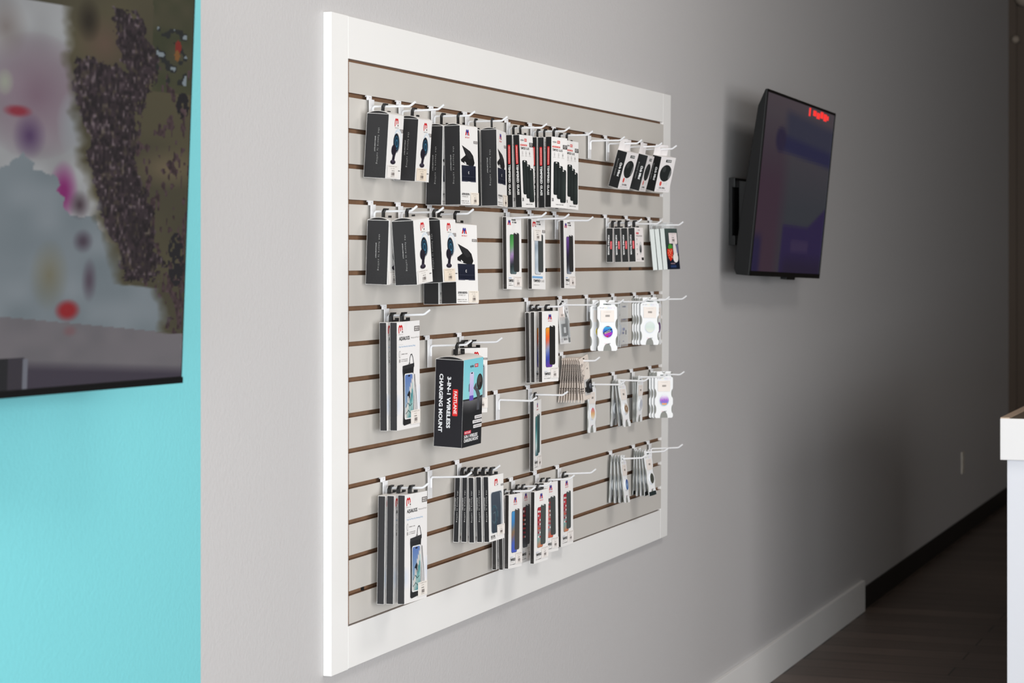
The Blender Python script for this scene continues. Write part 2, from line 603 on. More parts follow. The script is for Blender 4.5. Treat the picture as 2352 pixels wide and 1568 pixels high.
# every builder returns a list of parts: (name, mesh builder, label or None, hangs from the wire?, children)
def car_mount_box(v):
    W, H, T, h = .0926, .1393, .0505, .0214
    mb, F, S = body(W, H, T, h, spine=(46, 45, 46))
    spine_motto(S, W, H, T, .5, .56)
    rnd = random.Random(2)
    for r in range(7):
        for k in range(12):
            if r == 6 or rnd.random() < .75:
                S.rect(.06 + k * .075, .06 + k * .075 + .035, .83 + r * .021, .838 + r * .021, (56, 55, 56))
    S.lay = 5
    logo_m(F, .42, .055, .021, .0165)
    small_print(F, .43, .68, .2, .012, (150, 144, 140), 7)
    grey_tag(F, .78, .99, .215, .27)
    # round magnetic pad on a short stem and foot
    for k, (r, o_) in enumerate(((.25, .07), (.235, .07), (.22, .05), (.205, .05))):
        F.ell(.6 + o_, .40 - o_ * .3, r, r, ((196, 218, 236), (240, 238, 236))[k % 2], .0)
    F.ell(.6, .435, .2, .235, (150, 154, 160), -.3)
    F.ell(.575, .43, .19, .22, (30, 33, 42), -.3)
    F.ell(.585, .435, .145, .17, (40, 84, 108), -.3)
    F.ell(.59, .435, .12, .14, (24, 40, 56), -.3)
    F.ell(.6, .44, .08, .1, (52, 106, 134), -.3)
    F.ell(.6, .44, .05, .06, (26, 44, 60), -.3)
    F.ell(.44, .55, .16, .13, (36, 32, 44))
    F.poly([(.34, .54), (.6, .58), (.54, .64), (.5, .72), (.34, .72), (.38, .64)], (34, 30, 42))
    F.ell(.42, .735, .17, .055, (40, 34, 48))
    F.ell(.42, .72, .1, .03, (66, 60, 76))
    F.up(1)
    small_print(F, .78, .94, .865, .014, (70, 66, 66), 4)
    st = sticker(W, H, T, h, .06, .76, .785, .985, (240, 226, 208) if v % 2 else (240, 236, 232))
    return [('carton', mb, None, 0, []), ('price_sticker', st, None, 0, []), ('top_flap', arch(W, T, h, .0062), None, 0, []), ('hang_tab', tab(h, lift=True), 'black plastic hang tab', 1, [])]


def holster_box(v):
    W, H, T, h = .1123, .1828, .0387, .0274
    mb, F, S = body(W, H, T, h, spine=(43, 42, 43))
    spine_motto(S, W, H, T, .5, .47)
    logo_stripes(F, .3, .045, .026, .0135)
    F.text('MYBAT', .42, .145, .028, .0036, (214, 110, 112), .01)
    grey_tag(F, .76, .98, .18, .215)
    F.poly([(.1, .25), (.55, .315), (.72, .37), (.8, .46), (.74, .5), (.5, .5), (.36, .49), (.06, .455), (.03, .43), (.3, .37)], (30, 30, 32))
    F.poly([(.12, .255), (.54, .32), (.68, .4), (.5, .42), (.33, .36)], (44, 44, 46))
    F.poly([(.24, .45), (.34, .475), (.3, .485), (.22, .465)], (235, 235, 235))
    F.up(1)
    F.grad(.07, .86, .5, .7, lambda x, y: (22 + 14 * (1 - y), 26 + 14 * (1 - y), 42 + 14 * (1 - y)))
    F.rect(.07, .4, .69, .705, (60, 62, 80))
    F.rect(.56, .86, .69, .705, (60, 62, 80))
    F.rect(.07, .86, .638, .641, (70, 74, 90))
    F.ell(.46, .59, .03, .03, (215, 215, 215))
    F.ell(.47, .59, .018, .018, (60, 62, 70))
    F.up(1)
    F.text('LEATHER HORIZONTAL', .28, .862, .048, .0048, INK, .03)
    F.text('WITH BELT CLIP', .24, .893, .036, .0035, (150, 146, 144), 0)
    small_print(F, .04, .46, .95, .012, (160, 156, 152), 11)
    small_print(F, .04, .5, .975, .008, (150, 146, 142), 13, 4)
    st = sticker(W, H, T, h, .54, .99, .84, .99, (241, 232, 220))
    return [('carton', mb, None, 0, []), ('price_sticker', st, None, 0, []), ('top_flap', arch(W, T, h, .0045), None, 0, []),
            ('hang_tab', tab(h, .0225, .0016, .0066, True), 'black plastic hang tab', 1, [])]


def glass_pack(v):
    """wide black-spined pack of three screen protectors"""
    W, H, T, h = .0954, .1834, .0166, .0193
    mb, F, S = body(W, H, T, h, spine=(32, 32, 33))
    S.rrect(.3, .68, .14, .405, .002, (214, 48, 50))
    for k in range(17):
        S.rect(.44, .57, .16 + k * .0138, .168 + k * .0138, (250, 214, 208))
    S.text('TEMPERED GLASS', .52, .62, .076, .0058, (242, 240, 238), .035, True)
    F.text('mybat', .2, .075, .022, .0065, (70, 60, 60), .02)
    F.rrect(.36, .54, .05, .09, .001, (214, 60, 58))
    F.text('PRO', .45, .07, .012, .004, (250, 230, 225), .03)
    F.rrect(.05, .55, .13, .152, .0008, (214, 70, 66))
    small_print(F, .08, .52, .141, .008, (250, 225, 220), 12)
    grey_tag(F, .72, 1.0, .1, .16, True)
    F.text('TEMPERED GLASS', .38, .185, .062, .0062, (60, 56, 56), .01)
    for k in range(3):
        x = .2 + k * .26
        F.ell(x, .25, .035, .055, (170, 166, 164))
        F.ell(x, .25, .026, .045, WHITE)
        F.rect(x - .015, x + .015, .24, .262, (90, 86, 86) if k == 2 else (190, 186, 184))
        small_print(F, x - .08, x + .08, .29, .006, (180, 174, 170), 4, k)
    for k, (x, y) in enumerate(((.14, .35), (.36, .405), (.57, .455))):
        F.rrect(x, x + .36, y, y + .47, .006, (20, 24, 24))
        F.grad(x + .02, x + .33, y + .01, y + .46, lambda a, b: (36 + 20 * math.sin(3 * b) * a, 42 + 22 * math.sin(3 * b) * a, 42 + 20 * math.sin(3 * b) * a), .005, 8, 3)
        F.rrect(x + .13, x + .22, y + .008, y + .024, .001, (225, 225, 222))
        F.up(1)
    F.text('3X', .1, .89, .011, .0085, (60, 58, 58), .02)
    small_print(F, .3, .8, .955, .009, (70, 66, 66), 12)
    small_print(F, .6, .85, .925, .006, (150, 146, 144), 6)
    return [('carton', mb, None, 0, []), ('hang_tab', tab(h, .022, .0016, .0064), 'black plastic hang tab', 1, [])]


LOOKS = {
    # stops, second logo?, header hole?, icons, glass colour
    'green': ([(64, 140, 72), (96, 168, 96), (176, 140, 196), (40, 48, 50), (96, 116, 120)], 1, True, False, (52, 52, 52)),
    'grey': ([(214, 220, 228), (150, 166, 180), (196, 208, 216), (176, 190, 204), (214, 220, 226)], 0, True, False, (70, 74, 74)),
    'purple': ([(110, 76, 150), (86, 60, 120), (44, 40, 60), (60, 60, 66), (150, 160, 176)], 1, True, False, (48, 48, 48)),
    'orange': ([(236, 156, 50), (240, 96, 50), (150, 160, 196), (56, 72, 170), (112, 64, 160)], 1, False, False, (36, 34, 34)),
    'teal': ([(84, 128, 126), (60, 120, 124), (130, 190, 190), (210, 226, 226), (50, 96, 104)], 2, False, False, (58, 84, 84)),
    'blue': ([(70, 150, 206), (60, 130, 196), (150, 110, 70), (70, 100, 190), (70, 90, 190)], 1, False, False, (76, 72, 70)),
    'dark': ([(120, 30, 40), (60, 30, 36), (40, 36, 40), (60, 60, 66), (90, 92, 96)], 1, False, True, (62, 62, 66)),
    'red': ([(170, 30, 44), (190, 60, 66), (160, 120, 120), (120, 170, 170), (210, 120, 80)], 1, False, True, (70, 76, 74)),
    'pink': ([(90, 80, 80), (120, 70, 70), (190, 130, 120), (120, 140, 150), (220, 90, 60)], 1, False, True, (66, 70, 68)),
}


def protector_box(v):
    W, H, T, h = .0914, .183, .0105, .0081
    stops, lg, hole, icons, dk = LOOKS[v]
    mb, F, S = body(W, H, T, h, spine=(48, 45, 44), margin=.0007)
    for k in range(8):
        S.rect(.2, .8, .93 + k * .006, .932 + k * .006, (80, 76, 74))
    if hole:
        (logo_m if lg == 0 else logo_stripes)(F, .08, .045, .021, .0125)
        small_print(F, .07, .3, .105, .006, (206, 90, 96), 6)
        F.scribble(.38, .66, .072, .022, (56, 54, 56), 3, 7)
        F.rrect(.34, .62, .026, .05, .002, (120, 118, 116))
        phone(F, .23, .84, .215, .785, stops, dark=dk)
        if v == 'grey':
            grey_tag(F, .78, .99, .15, .19)
            F.rect(.02, .78, .815, .845, (128, 176, 220))
            F.text('TEMPERED', .36, .88, .046, .0064, (60, 56, 56), .02)
            F.text('GLASS', .78, .88, .022, .0062, (160, 156, 154), 0)
            small_print(F, .12, .55, .94, .007, (120, 116, 114), 10)
            st = sticker(W, H, T, h, .14, .68, .15, .31, (240, 234, 228), 4)
        else:
            small_print(F, .12, .32, .843, .01, (96, 150, 206), 4)
            F.text('TEMPERED', .28, .88, .03, .0066, INK, .025)
            small_print(F, .12, .3, .92, .006, (150, 146, 142), 4)
            small_print(F, .12, .4, .943, .009, (60, 56, 54), 7)
            st = sticker(W, H, T, h, .46, .97, .82, .96, (241, 234, 229), 6)
        parts = [('carton', mb, None, 0, []), ('price_sticker', st, None, 0, [])]
        return parts
    if lg == 1:
        logo_stripes(F, .36, .045, .022, .0135)
    else:
        logo_stripes(F, .42, .045, .013, .0115)
    F.text('MYBAT', .5, .14, .024, .003, (214, 110, 112), .01)
    phone(F, .22, .8, .205, .79, stops, icons=icons, dark=dk, seed=len(v))
    small_print(F, .12, .34, .85, .007, (130, 150, 190), 5)
    F.text('TEMPERED', .31, .885, .034, .0068, INK, .025)
    small_print(F, .12, .42, .922, .005, (150, 146, 142), 7)
    small_print(F, .12, .48, .95, .008, (90, 86, 84), 8, 3)
    st = sticker(W, H, T, h, .5, .98, .8, .95, (241, 235, 231), 6)
    return [('carton', mb, None, 0, []), ('price_sticker', st, None, 0, []), ('hang_tab', tab(h, .021, .0018, .006), 'black plastic hang tab', 1, [])]


def speaker_box(v):
    W, H, T, h = .098, .1079, .0302, .0271
    mb, F, S = body(W, H, T, h, front=(240, 236, 236), spine=(24, 25, 26), margin=.0005)
    S.text('Orb Mini', .68, .5, .04, .0068, (245, 245, 245), .03, True)
    S.text('Bluetooth Speaker', .3, .46, .05, .0042, (150, 150, 150), .0, True)
    F.rect(.36, .74, .075, .15, (52, 58, 56))
    F.scribble(.41, .7, .112, .036, (226, 226, 226), 4, 4)
    F.ell(.5, .46, .39, .262, (26, 30, 30), 0, 36)
    F.ell(.5, .46, .355, .235, (38, 42, 42), 0, 36)
    F.ell(.36, .35, .12, .09, (58, 62, 62))
    F.poly([(.8, .35), (.87, .38), (.86, .55), (.76, .62), (.72, .6)], (120, 122, 122))
    F.ell(.3, .76, .075, .075, (226, 92, 84))
    F.ell(.52, .76, .05, .05, (226, 230, 228))
    F.ell(.7, .76, .05, .05, (226, 230, 228))
    F.text('Orb Mini', .45, .88, .04, .006, (80, 76, 76), .02)
    small_print(F, .14, .76, .945, .018, (190, 184, 184), 11)
    hd = MB()
    x0, x1 = -W / 2 + .001, W / 2 - .006
    yb = T / 2 - .0012
    zt_, zb = .007, -h
    c = (240, 236, 236)
    # card header with a slot for the wire
    sl = -.0042
    for q in ([(x0, zb), (x1, zb), (x1, sl - .0034), (x0, sl - .0034)], [(x0, sl - .0034), (-.012, sl - .0034), (-.012, sl + .0032), (x0, sl + .0032)],
              [(.012, sl - .0034), (x1, sl - .0034), (x1, sl + .0032), (.012, sl + .0032)], [(x0, sl + .0032), (x1, sl + .0032), (x1 - .006, zt_), (x0 + .004, zt_)]):
        hd.prism(q, yb, yb + .0008, 'print', c)
    return [('carton', mb, None, 0, []), ('header_card', hd, 'white header card with hanging slot', 2, [])]


def tracker_box(v):
    W, H, T, h = .0787, .0983, .0191, .0176
    mb, F, S = body(W, H, T, h, front=(240, 234, 232), spine=(42, 43, 43), margin=.0006)
    S.text('PORTABLE TRACKER', .34, .5, .057, .0044, (244, 244, 244), .03, True)
    S.rrect(.6, .86, .385, .62, .0015, (222, 66, 76))
    S.text('fastlane', .73, .5, .019, .0022, (250, 200, 200), .01, True)
    F.text('mybat', .48, .075, .02, .005, (110, 100, 100), .01)
    F.rrect(.14, .46, .14, .195, .001, (206, 70, 80))
    small_print(F, .16, .44, .168, .016, (240, 200, 200), 6)
    F.text('PORTABLE TRACKER', .5, .245, .055, .0042, (120, 112, 110), .01)
    for k in range(4):
        y = .34 + k * .145
        F.ell(.22, y, .035, .035, (90, 88, 88) if k % 2 else (150, 146, 146))
        small_print(F, .14, .3, y + .05, .01, (190, 184, 182), 4, k)
    F.ell(.62, .6, .17, .24, (214, 212, 212), 0, 30)
    F.grad(.5, .74, .5, .74, lambda x, y: (150 - 100 * y,) * 3, .009, 10, 3)
    small_print(F, .14, .5, .93, .016, (190, 184, 182), 8)
    F.rect(.72, .96, .875, .955, (48, 46, 46))
    return [('carton', mb, None, 0, []), ('hang_tab', tab(h, .021, .0032, .0064), 'black plastic hang tab', 1, [])]


def case_box(v):
    W, H, T, h = .1056, .1248, .0137, .0146
    mb = MB()
    x0, x1, y0, y1, z1, z0 = -W / 2, W / 2, -T / 2, T / 2, -h, -h - H
    mb.box(x0, x1, y0, y1, z0, z1, 'print', (226, 232, 230))
    F = fronts(mb, W, H, T, h)
    F.grad(0.01, 1, 0, 1, lambda x, y: (74 - 50 * y, 88 - 62 * y, 84 - 48 * y) if y < .8 else (20, 28, 44), 0, 16, 3)
    F.up(1)
    if v:
        F.ell(.75, .5, .17, .3, (232, 226, 224))
        F.ell(.72, .72, .2, .14, (240, 236, 232))
        F.poly([(.78, .38), (.98, .4), (.95, .62), (.86, .6)], (112, 110, 140))
        # strawberry charm
        F.poly([(.12, .5), (.52, .49), (.54, .6), (.46, .74), (.3, .8), (.16, .72), (.08, .6)], (222, 52, 34))
        rnd = random.Random(4)
        for k in range(26):
            a, b = rnd.uniform(.15, .48), rnd.uniform(.52, .74)
            F.ell(a, b, .014, .014, (240, 190, 150), 0, 8)
        F.poly([(.16, .46), (.25, .39), (.38, .38), (.5, .42), (.52, .5), (.4, .48), (.3, .51), (.2, .49)], (74, 152, 60))
        F.rect(.28, .62, .845, .875, (130, 110, 120))
        F.rect(.25, .7, .9, .96, (40, 60, 100))
    F.up(2)
    hd = MB()
    for q in ([(-W / 2, -h), (W / 2, -h), (W / 2, -.003), (-W / 2, -.003)], [(-W / 2, -.003), (-.012, -.003), (-.012, .003), (-W / 2, .003)],
              [(.012, -.003), (W / 2, -.003), (W / 2, .003), (.012, .003)], [(-W / 2, .003), (W / 2, .003), (W / 2 - .01, .007), (-W / 2 + .01, .007)]):
        hd.prism(q, .001, .0018, 'clear', (200, 205, 205))
    parts = [('carton', mb, None, 0, []), ('header_strip', hd, 'clear plastic hanging strip', 2, [])]
    if v:
        parts.append(('price_sticker', sticker(W, H, T, h, .28, .9, .11, .37, (240, 228, 228), 3), None, 0, []))
    return parts


def pouch_box(v):
    W, H, T, h = .1325, .2368, .0163, .013
    mb, F, S = body(W, H, T, h, front=(241, 239, 238), spine=(52, 51, 53))
    for r in range(9):
        for k in range(6):
            S.rect(.14 + k * .13, .2 + k * .13, .88 + r * .0125, .884 + r * .0125, (68, 67, 69))
    logo_m(F, .07, .032, .023, .0165)
    small_print(F, .06, .26, .117, .006, (170, 160, 160), 7)
    grey_tag(F, .755, .99, .05, .098)
    F.text('AQUALOCK', .325, .157, .062, .0098, (40, 38, 38), .03)
    F.text('Waterproof Pouch', .78, .157, .049, .0042, (160, 156, 154), 0)
    F.rect(.07, .26, .2095, .211, (180, 176, 174))
    F.text('Keep Your Phone Dry, Swimming, Diving', .44, .232, .094, .0042, (120, 170, 214), 0)
    F.ell(.12, .3, .035, .06, (150, 146, 144))
    F.ell(.12, .3, .027, .05, (241, 239, 238))
    small_print(F, .19, .45, .3, .008, (130, 126, 124), 8)
    small_print(F, .19, .46, .35, .006, (140, 136, 134), 9, 2)
    small_print(F, .19, .45, .366, .006, (140, 136, 134), 9, 3)
    F.rect(.09, .14, .345, .375, (170, 166, 164))
    # blue splash at the foot
    F.grad(.0, .24, .66, .86, lambda x, y: (241 - 22 * math.sin(3.1 * y) * (1 - x), 239 - 12 * math.sin(3.1 * y) * (1 - x), 240), 0, 8, 3)
    F.grad(.82, 1, .6, .84, lambda x, y: (241 - 22 * math.sin(3.1 * y) * x, 239 - 12 * math.sin(3.1 * y) * x, 240), 0, 8, 3)
    # wrist strap
    F.stroke([(.54, .39), (.56, .34), (.59, .315), (.64, .31), (.68, .335), (.71, .38), (.73, .405)], .0022, (28, 28, 30))
    F.stroke([(.5, .4), (.54, .385), (.56, .4)], .0018, (28, 28, 30))
    # roll-top pouch
    F.poly([(.24, .41), (.74, .395), (.745, .425), (.72, .435), (.69, .56), (.73, .72), (.74, .95), (.3, .965), (.245, .95), (.26, .8), (.25, .52), (.23, .45)], (30, 30, 32))
    F.poly([(.235, .415), (.74, .4), (.74, .43), (.235, .445)], (44, 44, 46))
    F.rrect(.31, .705, .485, .91, .006, (236, 238, 238))

    def sea(x, y):
        s = .28 + .5 * x
        if y < 1.0 - 0.9 * x - .12:
            return (92 + 60 * y, 122 + 60 * y, 186)
        if y < 1.12 - .9 * x:
            return (214, 210, 206)
        k = .5 + .5 * math.sin(14 * y + 5 * x)
        return (70 + 110 * k * y, 140 + 50 * k, 146 + 40 * k)
    F.grad(.33, .685, .495, .9, sea, .005, 22, 8)
    F.rrect(.46, .56, .502, .516, .0015, (26, 26, 34))
    F.poly([(.48, .66), (.53, .645), (.56, .67), (.55, .7), (.58, .74), (.52, .71), (.48, .76), (.5, .7), (.42, .69)], (22, 26, 32))
    F.stroke([(.36, .8), (.45, .76), (.55, .79), (.64, .77)], .0018, (40, 62, 70))
    F.stroke([(.36, .86), (.48, .83), (.58, .86)], .0018, (40, 62, 70))
    F.stroke([(.74, .5), (.76, .68), (.8, .84)], .0014, (70, 70, 72))
    F.stroke([(.76, .5), (.83, .7), (.86, .84)], .0018, (60, 60, 62))
    F.up(2)
    st = sticker(W, H, T, h, .58, .99, .835, .965, (241, 235, 228), 3)
    return [('carton', mb, None, 0, []), ('price_sticker', st, None, 0, []), ('hang_tab', tab(h, .022, .0032, .0064), 'black plastic hang tab', 1, [])]


def mount_box(v):
    W, H, T, h = .1162, .2014, .07, .0293
    mb, F, S = body(W, H, T, h, front=(22, 23, 25), spine=(36, 35, 40), edge=(232, 230, 228), margin=.0005)
    S.text('CHARGING MOUNT', .22, .5, .134, .0098, (242, 242, 244), .035, True)
    S.text('3-IN-1 WIRELESS', .5, .49, .118, .0096, (242, 242, 244), .035, True)
    S.rrect(.64, .825, .335, .64, .0022, (222, 44, 42))
    S.text('FASTLANE', .735, .487, .052, .0078, (250, 236, 234), .02, True)
    F.grad(0, 1, 0, .46, lambda x, y: (126 + 20 * y, 204 + 10 * y, 218), 0, 6, 2)
    F.grad(0, 1, .455, .62, lambda x, y: (120 - 90 * y - 40 * abs(x - .4), 120 - 90 * y - 40 * abs(x - .4), 122 - 90 * y - 40 * abs(x - .4)), 0, 6, 6)
    F.poly([(0, .45), (.5, .455), (1, .435), (1, .46), (.5, .475), (0, .468)], (40, 42, 44))
    F.poly([(.6, .3), (.66, .28), (.7, .34), (.82, .38), (.88, .42), (.84, .5), (.86, .6), (.72, .6), (.74, .46), (.64, .38), (.52, .34)], (78, 80, 86))
    F.ell(.84, .28, .155, .165, (46, 40, 38), 0, 28)
    F.ell(.82, .26, .1, .1, (70, 66, 62))
    F.ell(.88, .31, .04, .05, (24, 22, 22))
    F.poly([(.28, .29), (.33, .27), (.33, .37), (.28, .37)], (84, 90, 110))
    F.grad(.32, .53, .15, .47, lambda x, y: (214 - 30 * y, 208 - 40 * y, 232), .005, 8, 2)
    F.rrect(.38, .47, .155, .17, .001, (40, 40, 60))
    F.rrect(.32, .53, .42, .475, .003, (100, 80, 180))
    F.text('mybat', .42, .085, .022, .0085, (60, 52, 60), .02)
    F.rrect(.56, .74, .062, .102, .001, (200, 40, 56))
    F.text('PRO', .65, .082, .013, .005, (250, 220, 220), .02)
    for k, (a, y) in enumerate(((.62, .66), (.52, .71), (.56, .765))):
        F.rrect(a, .99, y, y + .038, .002, (224, 222, 222))
        small_print(F, a + .05, .96, y + .019, .01, (110, 104, 104), 8, k)
    F.rrect(.1, .45, .815, .855, .001, (206, 44, 66))
    F.text('FASTLANE', .275, .835, .034, .0046, (250, 220, 224), .02)
    F.text('3-IN-1 WIRELESS', .44, .88, .08, .0078, (240, 240, 240), .03)
    F.text('CHARGING MOUNT', .46, .925, .086, .008, (240, 240, 240), .03)
    return [('carton', mb, None, 0, []), ('top_flap', arch(W, T, h, .007), None, 0, []), ('hang_tab', tab(h, .025, .0018, .0068, True), 'black plastic hang tab', 1, [])]


def silicone_box(v):
    W, H, T, h = .0962, .1556, .0132, .0133
    mb, F, S = body(W, H, T, h, spine=(42, 42, 44), margin=.0008)
    S.text('the future is calling', .58, .45, .075, .0037, (206, 204, 202), 0, True)
    S.text('#HELLOMYBAT', .22, .42, .03, .0017, (226, 224, 222), .02, True)
    for r in range(6):
        for k in range(6):
            S.rect(.14 + k * .13, .2 + k * .13, .92 + r * .011, .924 + r * .011, (60, 60, 62))
    logo_m(F, .4, .065, .02, .0145)
    small_print(F, .42, .64, .165, .006, (170, 160, 160), 6)
    grey_tag(F, .82, .995, .155, .185)
    F.rrect(.13, .9, .25, .885, .009, (190, 196, 200))

    def window(x, y):
        d = math.hypot(x - .3, (y - .55) * 1.5)
        b = 84 - 20 * y + (14 if .26 < d < .33 else 0)
        return (b - 18, b - 8 + (12 if .26 < d < .33 else 0), b + 4 + (10 if .26 < d < .33 else 0))
    F.grad(.16, .85, .258, .878, window, .008, 20, 10)
    F.stroke([(.2, .52), (.28, .47), (.4, .48), (.5, .55), (.52, .64), (.44, .74), (.4, .84)], .0026, (30, 76, 92))
    F.stroke([(.3, .58), (.4, .56), (.44, .62), (.4, .72)], .0018, (96, 120, 128))
    F.poly([(.74, .27), (.83, .3), (.84, .86), (.76, .82), (.78, .5)], (150, 156, 162))
    F.up(1)
    F.text('SILICONE', .24, .925, .027, .005, INK, .025)
    F.text('CARD POUCH', .25, .955, .03, .0042, (110, 106, 104), 0)
    st = sticker(W, H, T, h, .5, .99, .77, .93, (242, 236, 230), 5)
    return [('carton', mb, None, 0, []), ('price_sticker', st, None, 0, []), ('hang_tab', tab(h, .022, .0032, .0064), 'black plastic hang tab', 1, [])]


DISCS = {
    'marbled': [(70, 190, 220), (60, 90, 200), (150, 50, 180)], 'yellow': [(246, 226, 90), (240, 214, 70), (240, 236, 200)],
    'sunset': [(232, 120, 140), (240, 190, 130), (250, 240, 220)], 'pale': [(224, 232, 228), (214, 228, 222), (232, 234, 222)],
    'blue': [(150, 176, 224), (130, 160, 220), (190, 200, 230)], 'violet': [(130, 90, 140), (110, 80, 130), (150, 120, 150)],
    'skyline': [(244, 240, 248), (176, 120, 210), (110, 210, 220)], 'bronze': [(236, 230, 222), (150, 120, 90), (220, 214, 206)],
    'white': [(226, 228, 236), (214, 218, 232), (230, 230, 236)], 'deepblue': [(60, 90, 170), (150, 180, 220), (60, 110, 190)],
    'olive': [(66, 70, 54), (54, 58, 46), (74, 76, 60)],
}


def grip_card(v):
    """white wavy card with a raised round phone grip"""
    disc, narrow = v
    W, H = (.062, .1378) if narrow else (.0652, .1433)
    top = .0058
    base_dark = disc == 'olive'
    tray = MB()
    tray.box(-W / 2 * .96, W / 2 * .96, .0005, .0028, top - H * .992, top - H * .02, 'print', (140, 141, 136))
    card = MB()
    # outline half width against height (0 top .. 1 bottom)
    def width(t):
        w = 1.0
        for c_, r_, dp in ((.055, .085, .25), (.475, .095, .19), (.81, .095, .17)):
            if abs(t - c_) < r_:
                w = min(w, 1 - dp * math.sqrt(1 - ((t - c_) / r_) ** 2))
        if t > .955:
            w = 1 - .16 * ((t - .955) / .045) ** 2.2
        return w
    prof = [(t, width(t)) for t in [0, .006, .02, .035, .05] + [.05 + .0225 * k for k in range(1, 36)] + [.855 + .0175 * k for k in range(9)]]
    prof[0] = (0, .68)
    for k in range(len(prof) - 1):
        (t0, w0), (t1, w1) = prof[k], prof[k + 1]
        z0_, z1_ = top - t0 * H, top - t1 * H
        if t1 <= .05:
            # shallow dip in the top edge
            inner = .26 * (1 - t1 / .05) ** .7
            inner0 = .26 * max(0, 1 - t0 / .05) ** .7
            for s in (-1, 1):
                q = [(s * inner0 * W / 2, z0_), (s * w0 * W / 2, z0_), (s * w1 * W / 2, z1_), (s * inner * W / 2, z1_)]
                card.prism(q if s < 0 else q[::-1], -.0004, .0004, 'print', (238, 239, 240))
        elif t0 >= .85:
            a0 = .42 * math.sqrt(max(0, 1 - ((.995 - t0) / .145) ** 2)) if t0 > .85 else 0
            a1 = .42 * math.sqrt(max(0, 1 - ((.995 - t1) / .145) ** 2))
            for s in (-1, 1):
                q = [(s * a0 * W / 2, z0_), (s * w0 * W / 2, z0_), (s * w1 * W / 2, z1_), (s * a1 * W / 2, z1_)]
                card.prism(q if s < 0 else q[::-1], -.0004, .0004, 'print', (238, 239, 240))
        else:
            card.prism([(-w0 * W / 2, z0_), (-w1 * W / 2, z1_), (w1 * W / 2, z1_), (w0 * W / 2, z0_)], -.0004, .0004, 'print', (238, 239, 240))
    F = Panel(card, (-W / 2, -.0004, top), (1, 0, 0), (0, 0, -1), W, H)
    F.up(1)
    F.rrect(.3, .7, .07, .095, .001, (126, 136, 134))
    F.rrect(.42, .6, .076, .092, .001, (40, 44, 44))
    cols = [(120, 116, 124), (120, 116, 124), (120, 116, 124), (216, 190, 120), (206, 214, 140), (150, 200, 214), (190, 180, 224), (216, 190, 220), (226, 196, 214), (210, 200, 220)]
    for ch, c, k in zip('POPSOCKETS', cols, range(10)):
        F.text(ch, .16 + k * .078, .155, .0030, .0036, c, .01)
        F.lay -= 1
    F.text('POP', .41, .855, .0075, .0032, (226, 170, 184), .0)
    F.text('GRIP', .58, .855, .0095, .0034, (70, 68, 72), .02)
    F.ell(.5, .62, .31, .31, (222, 228, 236), 0, 32)
    F.ell(.5, .62, .29, .29, (238, 240, 244), 0, 32)
    if base_dark:
        F.rect(.04, .96, .9, .99, (30, 42, 42))
    st = MB()
    st.box(-W * .34, W * .34, -.0018, -.0014, top - .43 * H, top - .2 * H, 'print', (238, 229, 222))
    Q = Panel(st, (-W / 2, -.0019, top), (1, 0, 0), (0, 0, -1), W, H)
    Q.scribble(.32, .68, .235, .008, (200, 190, 184), 2, 8)
    Q.bars(.4, .62, .29, .33, (120, 112, 108), 5, 8)
    pop = MB()
    c1, c2, c3 = DISCS[disc]
    cz = top - .62 * H
    R_ = W * .265
    dep = .0046 if narrow else .0028
    pop.disc(0, cz, -dep, -.0006, R_, 'gloss', (226, 228, 230), 36, .0008)
    G = Panel(pop, (-R_, -dep - .0001, cz + R_), (1, 0, 0), (0, 0, -1), 2 * R_, 2 * R_, 'gloss')
    rows = 14
    for i in range(rows):
        y0, y1 = -.93 + 1.86 * i / rows, -.93 + 1.86 * (i + 1) / rows
        w0, w1 = math.sqrt(max(0, .88 - y0 * y0)), math.sqrt(max(0, .88 - y1 * y1))
        t = i / (rows - 1)
        c = tuple((c1[k] * (1 - 2 * t) + c2[k] * 2 * t) if t < .5 else (c2[k] * (2 - 2 * t) + c3[k] * (2 * t - 1)) for k in range(3))
        G.poly([(.5 - w0 / 2, .5 + y0 / 2), (.5 - w1 / 2, .5 + y1 / 2), (.5 + w1 / 2, .5 + y1 / 2), (.5 + w0 / 2, .5 + y0 / 2)], c)
        G.lay -= 1
    G.up(2)
    if disc == 'marbled':
        G.poly([(.1, .62), (.5, .58), (.92, .55), (.9, .7), (.6, .8), (.3, .88), (.2, .8)], (170, 60, 190))
        G.poly([(.3, .86), (.6, .78), (.5, .93), (.36, .93)], (190, 50, 90))
        G.poly([(.34, .06), (.62, .04), (.7, .1), (.4, .12)], (120, 60, 110))
        G.stroke([(.1, .62), (.3, .5), (.5, .46), (.7, .34), (.86, .3)], .0042, (40, 44, 60))
        G.stroke([(.16, .6), (.34, .52), (.52, .44), (.72, .35)], .0014, (180, 220, 230))
        G.stroke([(.2, .68), (.5, .56), (.8, .46)], .0014, (240, 200, 80))
    if disc == 'skyline':
        for k, hh in enumerate((.3, .5, .36, .62, .4, .56, .3)):
            x = .16 + k * .1
            G.rrect(x, x + .07, .72 - hh * .6, .74, .001, (170, 90, 200) if k % 2 else (120, 130, 220))
        G.poly([(.2, .74), (.8, .74), (.7, .9), (.3, .9)], (240, 170, 120))
    if disc in ('bronze', 'olive'):
        G.ell(.5, .5, .3, .3, c2, 0, 24)
        G.up(1)
        G.stroke([(.35, .6), (.5, .35), (.62, .62)], .0018, c1)
    return [('card', card, None, 0, []), ('plastic_tray', tray, 'grey plastic tray behind the card', 0, []), ('phone_grip', pop, None, 0, []), ('price_sticker', st, None, 0, [])]


